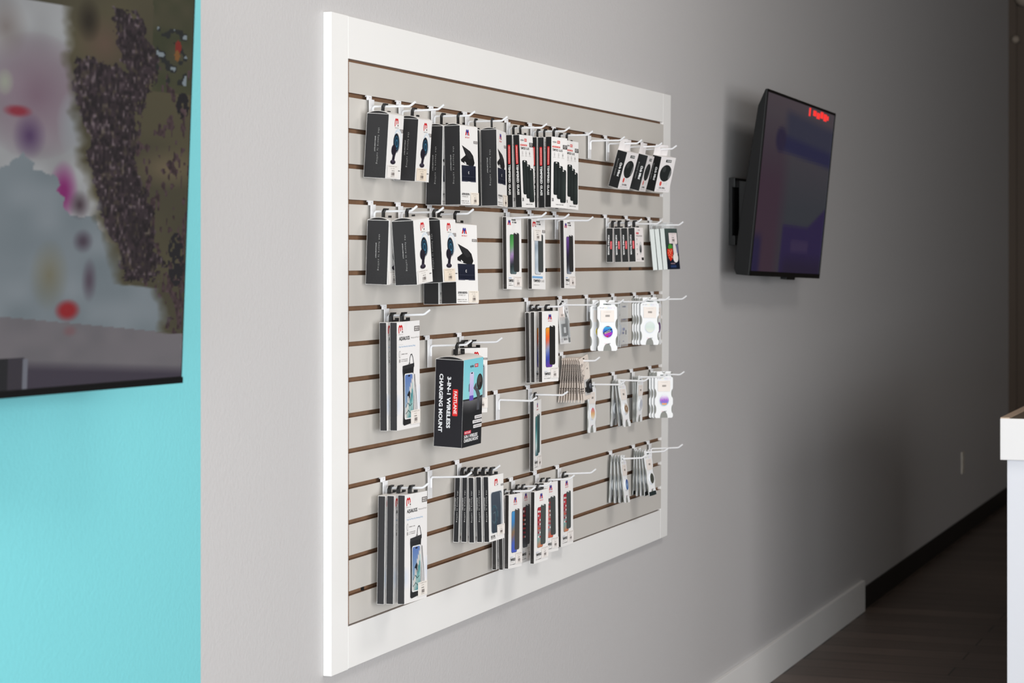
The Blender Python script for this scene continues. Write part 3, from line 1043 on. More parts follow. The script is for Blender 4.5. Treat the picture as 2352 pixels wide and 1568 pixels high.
def gadget_card(v):
    """cream card carrying a small dark gadget"""
    W, H, top = .08, .1262, .0097
    mb = MB()
    pts = []
    r = .007
    for cx, cz, t0 in ((W / 2 - r, top - r, 90), (-W / 2 + r, top - r, 180), (-W / 2 + r, top - H + r, 270), (W / 2 - r, top - H + r, 0)):
        for k in range(5):
            t = math.radians(t0 + [0, 22.5, 45, 67.5, 90][k]) if t0 != 90 else math.radians(0 + k * 22.5)
            pts.append((cx + r * math.cos(t), cz + r * math.sin(t)))
    # order the corners counter-clockwise: top right, top left, bottom left, bottom right
    mb.prism(list(reversed(pts)), -.0007, .0007, 'print', (226, 214, 204))
    F = Panel(mb, (-W / 2, -.0007, top), (1, 0, 0), (0, 0, -1), W, H)
    F.up(1)
    F.rrect(.42, .58, .055, .085, .001, (60, 54, 50))
    F.poly([(.5, .26), (1, .06), (1, .5), (.5, .62)], (232, 222, 212))
    F.stroke([(.5, .27), (.98, .17)], .0006, (150, 140, 134))
    F.scribble(.7, .85, .3, .03, (80, 74, 70), 2, 3)
    rnd = random.Random(9)
    for k in range(13):
        y = .19 + k * .03
        F.poly([(.07, y), (.06, y + .016), (.13 + rnd.uniform(0, .08), y + .02), (.15, y + .004)], (84, 76, 78))
    F.stroke([(.12, .2), (.26, .17), (.2, .24), (.36, .18)], .0012, (70, 64, 66))
    F.stroke([(.16, .34), (.34, .3)], .0012, (70, 64, 66))
    F.stroke([(.12, .47), (.24, .4), (.3, .44), (.2, .54), (.14, .5), (.4, .42)], .0014, (70, 64, 66))
    F.scribble(.06, .2, .7, .03, (90, 82, 80), 5, 3)
    F.scribble(.06, .2, .75, .03, (90, 82, 80), 6, 3)
    F.scribble(.06, .2, .79, .02, (90, 82, 80), 7, 3)
    F.rect(.3, .92, .52, .86, (206, 204, 202))
    parts = [('card', mb, None, 0, [])]
    if v:
        g = MB()
        zc = top - .67 * H
        g.prism([(-.002, zc - .018), (.028, zc - .018), (.028, zc + .018), (-.002, zc + .012)], -.008, -.001, 'plastic', (40, 42, 46))
        g.disc(.012, zc, -.0105, -.008, .008, 'gloss', (90, 92, 100), 18, .001)
        g.box(-.014, -.002, -.006, -.001, zc - .014, zc - .002, 'plastic', (40, 42, 46))
        parts.append(('clip_gadget', g, 'small black gadget on the card', 0, []))
    return parts


def blister_pack(v):
    W, H, T, top = .08, .1129, .006, .0005
    card = MB()
    card.box(-W / 2, W / 2, .002, .003, top - H, top + .008, 'print', (226, 226, 226))
    F = Panel(card, (-W / 2, .002, top + .008), (1, 0, 0), (0, 0, -1), W, H + .008)
    F.up(1)
    F.rrect(.36, .6, .03, .07, .001, (40, 40, 42))
    F.poly([(.1, .12), (.34, .06), (.44, .1), (.2, .14)], (50, 48, 50))
    F.rect(.06, .6, .17, .47, (232, 220, 214))
    F.bars(.24, .42, .33, .38, (90, 84, 80), 4, 6)
    F.scribble(.76, .92, .22, .05, (120, 116, 116), 3, 3)
    F.scribble(.76, .92, .3, .05, (120, 116, 116), 4, 3)
    F.poly([(.6, .22), (.98, .5), (.98, .98), (.8, .98)], (120, 124, 124))
    F.rect(.08, .3, .88, .97, (200, 200, 202))
    F.scribble(.36, .7, .9, .05, (90, 88, 90), 6, 4)
    dev = MB()
    dev.box(-.026, .002, -.003, .0015, top - H * .82, top - H * .52, 'gloss', (40, 42, 44))
    dev.box(-.019, -.006, -.004, -.003, top - H * .74, top - H * .6, 'gloss', (226, 228, 230))
    dev.box(.006, .012, -.0035, .0015, top - H * .8, top - H * .4, 'gloss', (64, 66, 68))
    dome = MB()
    dome.box(-.033, .024, -.0045, .0018, top - H * .86, top - H * .36, 'clear')
    return [('card', card, None, 0, []), ('adapter', dev, 'black and silver adapter', 0, []), ('blister', dome, 'clear plastic blister', 0, [])]


def sleeve(v):
    """clear flat sleeve with faint blue print"""
    W, H, top = .1, .134, .004
    mb = MB()
    mb.box(-W / 2, W / 2, -.0012, .0012, top - H, top, 'clear')
    F = Panel(mb, (-W / 2, -.0012, top), (1, 0, 0), (0, 0, -1), W, H)
    F.up(1)
    F.scribble(.4, .78, .13, .03, (96, 104, 130), 2, 6)
    F.scribble(.42, .72, .41, .025, (96, 108, 150), 3, 6)
    F.scribble(.4, .66, .62, .06, (110, 120, 170), 4, 5)
    F.scribble(.4, .6, .7, .05, (90, 96, 140), 5, 4)
    F.rect(.74, .82, .64, .74, (100, 104, 116))
    F.scribble(.44, .62, .88, .02, (150, 150, 170), 5, 3)
    F.rrect(.44, .58, .02, .045, .001, (150, 150, 150))
    return [('pouch', mb, None, 0, [])]


# ---------------------------------------------------------------- the room
WALL_Y = 0.019          # the slatwall face is y = 0
ZG = lambda g: 1.944653 - 0.0762 * g   # upper edge of groove g


def ray(px, py):
    a = Vector((math.cos(PHI), math.sin(PHI), 0))
    r = Vector((math.sin(PHI), -math.cos(PHI), 0))
    return a + r * ((px - 1176) / FPX) + Vector((0, 0, 1)) * ((HORIZON - py) / FPX)


BACK_X = 10.82
mb = MB()
mb.box(-0.645, BACK_X, WALL_Y, WALL_Y + .12, 0, 3.4, 'grey_paint')
structure('wall_left', mb, 'long grey painted wall carrying the slatwall display')
mb = MB()
mb.box(-7.0, -0.645, WALL_Y, WALL_Y + .12, 0, 3.4, 'teal_paint')
structure('wall_left_teal', mb, 'turquoise painted stretch of wall at the left')
mb = MB()
mb.box(BACK_X, BACK_X + .12, -7.5, WALL_Y + .12, 0, 3.4, 'dark_paint')
structure('wall_back', mb, 'dark wall at the far end of the room')
mb = MB()
mb.box(-7.0, BACK_X + .12, -7.62, -7.5, 0, 3.4, 'dark_paint')
structure('wall_right', mb, 'wall across the room')
mb = MB()
mb.box(-7.0, BACK_X + .12, -7.62, WALL_Y + .12, -.08, 0, 'floor')
structure('floor', mb, 'dark wood plank floor')
mb = MB()
mb.box(-7.0, BACK_X + .12, -7.62, WALL_Y + .12, 3.4, 3.48, 'ceiling')
structure('ceiling', mb, 'plain ceiling')
mb = MB()
mb.box(-7.0, 5.80, WALL_Y - .016, WALL_Y, 0, .14, 'white_paint')
structure('baseboard_left', mb, 'white painted baseboard along the grey wall', bevel=.002)
mb = MB()
mb.box(5.80, BACK_X, WALL_Y - .006, WALL_Y, 0, .102, 'vinyl')
structure('baseboard_back', mb, 'black vinyl baseboard along the far part of the wall')
mb = MB()
mb.box(BACK_X - .03, BACK_X, WALL_Y - .05, WALL_Y, 0, 3.4, 'dark_paint')
structure('trim_1', mb, 'corner trim at the far end of the wall')

# ---------------------------------------------------------------- slatwall display board
slat = bpy.data.objects.new('slatwall_board', None)
COL.objects.link(slat)
slat.location = (0, WALL_Y, .7115)
tag(slat, 'large grey slatwall display board with white painted frame on the grey wall', 'display board')


def right_x(z, top, bot):
    t = (z - .803) / (2.017 - .803)
    return bot + (top - bot) * t


mb = MB()
OZ = slat.location.z
OY = WALL_Y
X0 = 0.0012


def slab(x0, z0, z1, y0, y1, mat_front, mat):
    xa, xb = right_x(z0, 2.4597, 2.4301), right_x(z1, 2.4597, 2.4301)
    P = [(x0, y0 - OY, z0 - OZ), (xa, y0 - OY, z0 - OZ), (xa, y1 - OY, z0 - OZ), (x0, y1 - OY, z0 - OZ),
         (x0, y0 - OY, z1 - OZ), (xb, y0 - OY, z1 - OZ), (xb, y1 - OY, z1 - OZ), (x0, y1 - OY, z1 - OZ)]
    for k, q in enumerate(((3, 2, 1, 0), (4, 5, 6, 7), (0, 1, 5, 4), (1, 2, 6, 5), (2, 3, 7, 6), (3, 0, 4, 7))):
        mb.face([P[i] for i in q], mat_front if k == 2 else mat)


slab(X0, .8035, 2.0165, .0095, .0185, 'mdf', 'mdf')
GH = .0102
zt_ = 2.0165 - .0065
for g in range(15):
    slab(X0, ZG(g), zt_, -.0012, .0095, 'slat', 'mdf')
    zt_ = ZG(g) - GH
slab(X0, .8075, zt_, -.0012, .0095, 'slat', 'mdf')
link('slat_panel', mb.mesh('slat_panel'), slat)
for nm, P in (('left', [(-.0885, .7112), (-.0004, .7112), (-.0004, 2.1085), (-.0885, 2.1085)]),
              ('top', [(0, 2.0172), (2.4597, 2.0172), (2.4619, 2.1077), (0, 2.1077)]),
              ('bottom', [(0, .7125), (2.4279, .7135), (2.4299, .8030), (0, .8030)]),
              ('right', [(2.4284, .7135), (2.5075, .7140), (2.5505, 2.1078), (2.4624, 2.1077)])):
    mb = MB()
    mb.prism([(p[0], p[1] - OZ) for p in P], -.0002 - OY, -.0003, 'white_paint')
    link('frame_board', mb.mesh('frame_board_' + nm, bevel=.0009), slat)
for px, g in ((839.0, 14), (1452, 5), (1258.5, 5)):
    v = ray(px, 700)
    t = -CAM.y / v.y
    x = CAM.x + v.x * t
    mb = MB()
    mb.box(x - .003, x + .003, .004 - OY, .0095 - OY, ZG(g) - GH - OZ, ZG(g) - OZ, 'vinyl')
    link('groove_screw', mb.mesh('groove_screw'), slat)

# ---------------------------------------------------------------- peg hooks
def bracket_mesh():
    mb = MB()
    w = .0132
    # lip tucked into the groove, step over the slat, front plate
    def plate(x0, x1, z0, z1, y0, y1):
        mb.box(x0, x1, y0, y1, z0, z1, 'hook')
    plate(-w, w, -.0095, .0, -.0030, -.0014)
    plate(-w * .9, w * .9, -.003, .004, .0005, .0022)
    plate(-w * .9, w * .9, -.003, -.001, -.003, .0022)
    plate(-w, w, -.0105, -.0088, -.0088, -.0014)
    plate(-w, w, -.0740, -.0088, -.0088, -.0072)
    mb.disc(.001, -.0045, -.0036, -.0029, .0016, 'vinyl', seg=10)
    return mb.mesh('bracket', bevel=.0004)


def wire_mesh(s):
    mb = MB()
    r = .0026
    pts = [(0, -.0112, -.0485), (0, -.0112, -.031)]
    for k in range(1, 7):
        a = math.pi / 2 * k / 6
        pts.append((0, -.0112 - .006 * (1 - math.cos(a)), -.030 + .006 * math.sin(a)))
    pts += [(0, -.094, -.024 + s * .080), (0, -.0975, -.0235 + s * .083), (0, -.1005, -.0220 + s * .085), (0, -.1115, -.0140 + s * .095)]
    mb.tube(pts, r, 'hook', seg=10)
    return mb.mesh('wire', smooth=True)


BRACKET = bracket_mesh()
WIRES = {}
HOOKS = {
    (0, 844.5): (0.1056, -0.017),
    (0, 912.5): (0.2745, 0.024),
    (0, 987): (0.4723, -0.005),
    (0, 1065): (0.6953, 0.003),
    (0, 1160): (0.9914, -0.004),
    (0, 1215): (1.1768, 0.007),
    (0, 1270): (1.3736, 0.006),
    (0, 1347): (1.6703, 0.000),
    (0, 1388.5): (1.8415, -0.003),
    (0, 1437): (2.0526, 0.009),
    (0, 1472): (2.2130, 0.004),
    (3, 848): (0.1140, 0.010),
    (3, 911.5): (0.2720, 0.014),
    (3, 983.5): (0.4627, 0.013),
    (3, 1158.6): (0.9869, 0.039),
    (3, 1213.4): (1.1713, 0.027),
    (3, 1271): (1.3773, -0.009),
    (3, 1388): (1.8393, 0.006),
    (3, 1436): (2.0481, -0.000),
    (3, 1488): (2.2887, -0.004),
    (6, 879): (0.1900, 0.035),
    (6, 1206): (1.1457, 0.020),
    (6, 1284): (1.4256, 0.003),
    (6, 1344.5): (1.6602, 0.010),
    (6, 1405): (1.9119, 0.004),
    (6, 1455): (2.1342, 0.019),
    (6, 1496): (2.3271, 0.015),
    (7, 978.5): (0.4491, 0.039),
    (7, 1052): (0.6569, 0.030),
    (8, 1287): (1.4369, 0.016),
    (9, 1135.5): (0.9123, -0.009),
    (9, 1210): (1.1595, -0.003),
    (9, 1347): (1.6703, 0.011),
    (9, 1406): (1.9162, -0.013),
    (9, 1448): (2.1023, 0.015),
    (9, 1490.5): (2.3006, -0.015),
    (11, 876): (0.1825, 0.041),
    (11, 979): (0.4504, 0.045),
    (11, 1047): (0.6423, 0.042),
    (12, 1132): (0.9011, 0.053),
    (12, 1171): (1.0277, 0.069),
    (12, 1226): (1.2152, 0.068),
    (12, 1277.5): (1.4014, 0.067),
    (12, 1400): (1.8904, 0.073),
    (12, 1452.7): (2.1237, 0.081),
    (12, 1486.5): (2.2815, 0.064),
}
POSE = {
    'A1': (0.1052, 0.044, 1.924, 0.0359, 0.0632, -0.0036),
    'A2': (0.2743, 0.0438, 1.9232, 0.0421, 0.0641, -0.0096),
    'A3': (0.114, 0.0416, 1.6939, 0.0019, 0.0331, 0.0031),
    'A4': (0.1146, 0.0953, 1.6954, 0.002, -0.0367, -0.072),
    'A5': (0.2719, 0.0962, 1.6961, -0.0104, -0.0548, -0.0075),
    'B1': (0.4722, 0.0365, 1.9225, -0.0091, 0.0174, 0.006),
    'B2': (0.4729, 0.0772, 1.9229, -0.0136, -0.0133, -0.0017),
    'B3': (0.695, 0.0433, 1.9241, -0.0098, -0.0245, -0.0002),
    'B4': (0.6957, 0.0758, 1.9238, 0.1401, -0.0218, 0.0243),
    'B5': (0.4627, 0.0361, 1.6942, -0.1186, -0.0063, 0.0009),
    'B6': (0.4619, 0.0751, 1.6949, -0.1013, -0.0338, 0.02),
    'C1': (0.9916, 0.0319, 1.9211, -0.1017, -0.0111, -0.0074),
    'C2': (0.991, 0.0473, 1.9208, -0.0252, -0.0374, -0.0085),
    'C3': (1.1769, 0.0295, 1.9237, -0.0048, -0.0079, 0.0061),
    'C4': (1.1769, 0.0453, 1.9233, 0.0718, -0.0122, 0.0014),
    'C5': (1.1768, 0.0762, 1.9241, -0.1206, 0.0027, 0.013),
    'C7': (1.3738, 0.0459, 1.9242, -0.0557, -0.007, 0.0209),
    'O1': (1.8413, 0.0793, 1.9234, -0.0554, 0.2726, 0.0089),
    'O2': (2.0528, 0.0717, 1.9229, 0.0942, 0.2619, -0.012),
    'O3': (2.213, 0.0807, 1.9256, -0.1837, 0.2329, 0.0031),
    'D1': (0.9847, 0.0207, 1.7021, -0.084, -0.0211, 0.0247),
    'D2': (1.1712, 0.0223, 1.7001, -0.0662, -0.0207, 0.0286),
    'D3': (1.377, 0.0391, 1.6999, -0.0089, -0.0205, 0.0182),
    'D4': (1.1457, 0.0189, 1.4593, 0.0494, -0.0124, -0.0125),
    'D5': (1.1457, 0.036, 1.4607, -0.004, -0.0035, -0.0112),
    'D6': (1.1457, 0.0641, 1.4611, -0.1496, -0.0071, 0.0075),
    'D7': (1.16, 0.024, 1.2292, 0.1147, 0.0029, 0.0003),
    'D8': (0.9011, 0.0162, 1.0074, 0.0838, -0.0023, 0.0016),
    'D9': (0.9011, 0.033, 1.0076, 0.0439, -0.015, 0.0003),
    'D10': (0.9017, 0.0551, 1.0101, -0.0344, -0.0073, 0.0391),
    'D11': (1.028, 0.0386, 1.0072, 0.0033, -0.0039, 0.0128),
    'D12': (1.028, 0.0807, 1.0087, -0.0688, 0.0134, -0.0093),
    'D13': (1.2153, 0.0424, 1.0108, -0.0831, -0.0221, 0.0279),
    'D14': (1.4015, 0.0251, 1.0051, -0.051, 0.0016, -0.0152),
    'E1': (1.8393, 0.0295, 1.6944, -0.0249, 0.0023, 0.0023),
    'E2': (1.8393, 0.0473, 1.6946, 0.0552, -0.0338, -0.0029),
    'E3': (1.8394, 0.0706, 1.6951, -0.0009, -0.0384, -0.0062),
    'E4': (1.8394, 0.0936, 1.6956, -0.0224, -0.0355, 0.0003),
    'F1': (2.2887, 0.0247, 1.6935, 0.0304, -0.0911, -0.0061),
    'F2': (2.2886, 0.0428, 1.6941, -0.0229, -0.0998, -0.0103),
    'F3': (2.2888, 0.0639, 1.695, -0.1024, -0.0902, -0.0054),
    'G1': (0.1895, 0.0272, 1.4625, 0.0188, -0.0091, 0.0071),
    'G2': (0.1895, 0.0533, 1.4642, 0.0008, 0.0014, -0.0088),
    'G3': (0.1828, 0.025, 1.085, 0.0581, 0.0136, -0.0004),
    'G4': (0.1828, 0.0471, 1.0864, 0.0409, 0.0123, -0.0032),
    'G5': (0.183, 0.0746, 1.0868, 0.0053, -0.0038, 0.0218),
    'H1': (0.4489, 0.0847, 1.3896, -0.0354, 0.0413, -0.0282),
    'J2': (0.6564, 0.0411, 1.3884, -0.2406, -0.0108, 0.0203),
    'J3': (0.6428, 0.0213, 1.0844, 0.0368, 0.0389, -0.0324),
    'J4': (0.6427, 0.0383, 1.0853, 0.056, 0.0198, -0.0222),
    'J5': (0.6422, 0.0561, 1.0841, 0.0113, -0.0101, -0.0012),
    'J6': (0.6421, 0.0757, 1.0858, -0.0022, -0.0197, 0.009),
    'J7': (0.6421, 0.0954, 1.087, -0.0318, -0.0184, 0.0018),
    'P1': (1.6602, 0.0258, 1.4668, -0.0041, 0.038, 0.0069),
    'P2': (1.6599, 0.0642, 1.4671, -0.7108, -0.0266, 0.0101),
    'P3': (2.1339, 0.0508, 1.4671, -0.728, -0.0145, 0.0104),
    'P4': (2.3005, 0.0476, 1.2372, -0.7415, -0.0157, 0.0112),
    'P5': (1.6701, 0.0159, 1.2359, -0.0465, -0.0168, 0.0376),
    'P11': (2.1343, 0.006, 1.4648, -0.0041, -0.0041, -0.0003),
    'P12': (2.1343, 0.0138, 1.4651, -0.0036, -0.0065, 0.0005),
    'P13': (2.1342, 0.0217, 1.4656, -0.0033, -0.0152, 0.0014),
    'P14': (2.3275, 0.0222, 1.4605, -0.004, 0.0019, -0.0056),
    'P19': (2.3007, 0.0107, 1.2376, -0.0057, -0.0057, 0.0049),
    'P20': (2.3007, 0.0192, 1.2378, -0.005, -0.0077, 0.0042),
    'P6': (1.9167, 0.0275, 1.2301, -0.0616, -0.151, 0.0215),
    'P7': (2.1019, 0.0311, 1.2328, 0.0051, 0.0175, 0.035),
    'P8': (1.8898, 0.0405, 1.0126, 0.0386, -0.1164, 0.0558),
    'P9': (2.1244, 0.0455, 1.0093, -0.0882, -0.1359, -0.0226),
    'P10': (1.9116, 0.0225, 1.4616, 0.1475, -0.0052, 0.0211),
    'P15': (1.9165, 0.0121, 1.2325, -0.0134, 0.0601, -0.0272),
    'P16': (1.9164, 0.0179, 1.232, 0.0191, -0.0796, -0.0248),
    'P17': (2.1022, 0.0185, 1.2325, 0.0024, 0.0063, -0.0064),
    'P18': (2.1021, 0.0241, 1.2332, 0.003, 0.0131, -0.0003),
    'P21': (1.8902, 0.0146, 1.0123, 0.001, 0.0366, 0.0379),
    'P22': (1.89, 0.0237, 1.0119, -0.0132, -0.0183, 0.0339),
    'P23': (1.8901, 0.0333, 1.0129, -0.0176, -0.051, 0.0273),
    'P24': (2.1245, 0.0171, 1.0124, -0.0722, 0.0657, -0.0636),
    'P25': (2.124, 0.0224, 1.0098, -0.0069, 0.01, -0.0072),
    'P26': (2.1239, 0.0298, 1.0096, -0.0007, -0.0276, -0.0057),
    'P27': (2.124, 0.0368, 1.01, 0.0143, -0.0691, -0.0167),
    'K10': (1.4366, 0.066, 1.3167, -0.0121, -0.0847, -0.0544),
    'K1': (1.4369, 0.0171, 1.313, -0.0002, 0.0743, 0.0088),
    'K2': (1.4369, 0.0232, 1.3132, -0.0014, 0.0638, 0.0072),
    'K3': (1.4369, 0.0294, 1.3134, -0.0022, 0.0533, 0.0056),
    'K4': (1.4369, 0.0355, 1.3136, -0.0025, 0.0428, 0.0041),
    'K5': (1.4369, 0.0414, 1.3139, -0.0028, 0.028, 0.0023),
    'K6': (1.4369, 0.0472, 1.3141, -0.0024, 0.0131, 0.0006),
    'K7': (1.4369, 0.0525, 1.3142, -0.0013, -0.0083, -0.0014),
    'K8': (1.4369, 0.0574, 1.3144, 0.0037, -0.0598, -0.005),
    'K9': (1.4369, 0.061, 1.3145, 0.0079, -0.0877, -0.0068),
    'M1': (1.4256, 0.0127, 1.4704, -0.035, -0.073, -0.0078),
}
ON = {
    'A1': (0, 844.5),
    'A2': (0, 912.5),
    'A3': (3, 848),
    'A4': (3, 848),
    'A5': (3, 911.5),
    'B1': (0, 987),
    'B2': (0, 987),
    'B3': (0, 1065),
    'B4': (0, 1065),
    'B5': (3, 983.5),
    'B6': (3, 983.5),
    'C1': (0, 1160),
    'C2': (0, 1160),
    'C3': (0, 1215),
    'C4': (0, 1215),
    'C5': (0, 1215),
    'C7': (0, 1270),
    'O1': (0, 1388.5),
    'O2': (0, 1437),
    'O3': (0, 1472),
    'D1': (3, 1158.6),
    'D2': (3, 1213.4),
    'D3': (3, 1271),
    'D4': (6, 1206),
    'D5': (6, 1206),
    'D6': (6, 1206),
    'D7': (9, 1210),
    'D8': (12, 1132),
    'D9': (12, 1132),
    'D10': (12, 1132),
    'D11': (12, 1171),
    'D12': (12, 1171),
    'D13': (12, 1226),
    'D14': (12, 1277.5),
    'E1': (3, 1388),
    'E2': (3, 1388),
    'E3': (3, 1388),
    'E4': (3, 1388),
    'F1': (3, 1488),
    'F2': (3, 1488),
    'F3': (3, 1488),
    'G1': (6, 879),
    'G2': (6, 879),
    'G3': (11, 876),
    'G4': (11, 876),
    'G5': (11, 876),
    'H1': (7, 978.5),
    'J2': (7, 1052),
    'J3': (11, 1047),
    'J4': (11, 1047),
    'J5': (11, 1047),
    'J6': (11, 1047),
    'J7': (11, 1047),
    'P1': (6, 1344.5),
    'P2': (6, 1344.5),
    'P3': (6, 1455),
    'P4': (9, 1490.5),
    'P5': (9, 1347),
    'P6': (9, 1406),
    'P7': (9, 1448),
    'P8': (12, 1400),
    'P9': (12, 1452.7),
    'K10': (8, 1287),
    'P10': (6, 1405),
    'P11': (6, 1455),
    'P12': (6, 1455),
    'P13': (6, 1455),
    'P14': (6, 1496),
    'P15': (9, 1406),
    'P16': (9, 1406),
    'P17': (9, 1448),
    'P18': (9, 1448),
    'P19': (9, 1490.5),
    'P20': (9, 1490.5),
    'P21': (12, 1400),
    'P22': (12, 1400),
    'P23': (12, 1400),
    'P24': (12, 1452.7),
    'P25': (12, 1452.7),
    'P26': (12, 1452.7),
    'P27': (12, 1452.7),
    'K1': (8, 1287),
    'K2': (8, 1287),
    'K3': (8, 1287),
    'K4': (8, 1287),
    'K5': (8, 1287),
    'K6': (8, 1287),
    'K7': (8, 1287),
    'K8': (8, 1287),
    'K9': (8, 1287),
    'M1': (6, 1284),
}

ROWNAME = {0: 'top row', 3: 'second row', 6: 'middle row', 7: 'row just below the middle', 8: 'row under the middle right packs', 9: 'lower right row', 11: 'low left row', 12: 'bottom row'}
# what hangs on each hook (shown in its label)
HOLDS = {
    (0, 844.5): 'top row, at the far left corner, holding one car mount box',
    (0, 912.5): 'top row, second from the left, holding one car mount box',
    (0, 987): 'top row, holding the two left holster boxes',
    (0, 1065): 'top row, holding holster boxes next to the glass packs',
    (0, 1160): 'top row, holding the left pair of red and black glass packs',
    (0, 1215): 'top row, holding three red and black glass packs',
    (0, 1270): 'top row, holding the rightmost red and black glass packs',
    (0, 1347): 'top row, empty, just right of the glass packs',
    (0, 1388.5): 'top row, holding the leftmost tilted speaker box',
    (0, 1437): 'top row, holding the middle tilted speaker box',
    (0, 1472): 'top row, at the far right, holding the last speaker box',
    (3, 848): 'second row, at the far left, holding two car mount boxes',
    (3, 911.5): 'second row, holding the car mount box before holster boxes',
    (3, 983.5): 'second row, holding two holster boxes',
    (3, 1158.6): 'second row, running through the box with the green phone',
    (3, 1213.4): 'second row, running through the box with the silver phone',
    (3, 1271): 'second row, running through the box with the purple phone',
    (3, 1388): 'second row, holding four small tracker boxes',
    (3, 1436): 'second row, empty, between tracker boxes and phone case boxes',
    (3, 1488): 'second row, holding the strawberry phone case boxes at the right',
    (6, 879): 'middle row at the left, holding two waterproof pouch boxes',
    (6, 1206): 'middle row, holding three protector boxes with an orange phone',
    (6, 1284): 'middle row, holding the clear adapter blister pack',
    (6, 1344.5): 'middle row, holding the two left white phone grip cards',
    (6, 1405): 'middle row, holding the clear sleeve between two stacks of phone grips',
    (6, 1455): 'middle row, holding the right stack of white phone grip cards',
    (6, 1496): 'middle row, farthest right, jutting past the white frame',
    (7, 978.5): 'above the lower left, holding the big wireless charging mount box',
    (7, 1052): 'right behind the big charging mount box, holding silicone pouch boxes',
    (8, 1287): 'holding the fan of cream gadget cards',
    (9, 1135.5): 'empty, left of the single teal protector box',
    (9, 1210): 'holding the single protector box with the teal phone',
    (9, 1347): 'holding the single grip card with the sunset disc',
    (9, 1406): 'lower right row, holding the leftmost fan of narrow grip cards',
    (9, 1448): 'lower right row, holding the middle bunch of narrow grip cards',
    (9, 1490.5): 'lower right row, holding the grip card with the purple skyline',
    (11, 876): 'low at the left, holding three waterproof pouch boxes',
    (11, 979): 'low at the left, empty, beside the three pouch boxes',
    (11, 1047): 'low, holding five silicone pouch boxes in a row',
    (12, 1132): 'bottom row, holding the protector boxes with the blue phone',
    (12, 1171): 'bottom row, second from the left, behind the blue phone box',
    (12, 1226): 'bottom row, holding the protector box third from the left',
    (12, 1277.5): 'bottom row, holding the protector box nearest the empty slats',
    (12, 1400): 'bottom right, holding the fan of cards with the deep blue disc',
    (12, 1452.7): 'bottom right, holding the fan of cards with the olive disc',
    (12, 1486.5): 'bottom right, empty, nearest the white frame',
}
for (g, px), (x, s) in HOOKS.items():
    o = bpy.data.objects.new('peg_hook', None)
    COL.objects.link(o)
    o.location = (x, -.0012, ZG(g))
    tag(o, 'white metal peg hook, ' + HOLDS[(g, px)], 'hook', 'white peg hooks on the slatwall')
    link('bracket', BRACKET, o)
    ks = round(s, 3)
    if ks not in WIRES:
        WIRES[ks] = wire_mesh(ks)
    link('wire', WIRES[ks], o)

# ---------------------------------------------------------------- products on the hooks
MESHES = {}


def place(kind, name, var, key, x, d, z, rz, rx, ry, hook, label, cat, group):
    ck = (kind, var)
    if ck not in MESHES:
        def conv(pl):
            return [(n, m.mesh(n, smooth=n == 'phone_grip'), l, mode, conv(ch)) for n, m, l, mode, ch in pl]
        MESHES[ck] = conv(KINDS[kind](var))
    r = bpy.data.objects.new(name, None)
    COL.objects.link(r)
    r.location = (x, -d, z)
    r.rotation_euler = (Matrix.Rotation(rz, 3, 'Z') @ Matrix.Rotation(rx, 3, 'X') @ Matrix.Rotation(ry, 3, 'Y')).to_euler()
    tag(r, label, cat, group)
    hx, s = HOOKS[hook]
    dz = ZG(hook[0]) - .024 + s * max(0, d - .014) - z
    for n, me, l, mode, ch in MESHES[ck]:
        o = link(n, me, r, (0, 0, dz if mode == 1 else (max(-.002, min(.004, dz)) if mode == 2 else 0)))
        if l: o['label'] = l
        for cn, cme, cl, cm, _ in ch:
            c = link(cn, cme, o)
            if cl: c['label'] = cl
    return r


KINDS = dict(A=car_mount_box, B=holster_box, C=glass_pack, D=protector_box, O=speaker_box, E=tracker_box, F=case_box, G=pouch_box,
             H=mount_box, J=silicone_box, P=grip_card, Q=grip_card, K=gadget_card, M=blister_pack, S=sleeve)
NAMES = dict(A='car_mount_box', B='phone_holster_box', C='glass_protector_pack', D='screen_protector_box', O='speaker_box', E='tracker_box', F='phone_case_box',
             G='waterproof_pouch_box', H='charging_mount_box', J='silicone_pouch_box', P='phone_grip_pack', Q='phone_grip_pack', K='gadget_pack', M='adapter_blister_pack', S='clear_sleeve_pack')
GROUPS = dict(A='car mount boxes with charcoal sides', B='phone holster boxes with charcoal sides', C='black and red tempered glass packs', D='slim screen protector boxes',
              O='small speaker boxes', E='portable tracker boxes', F='phone case boxes', G='waterproof pouch boxes', J='silicone card pouch boxes',
              P='white phone grip cards', Q='white phone grip cards', K='cream gadget cards')
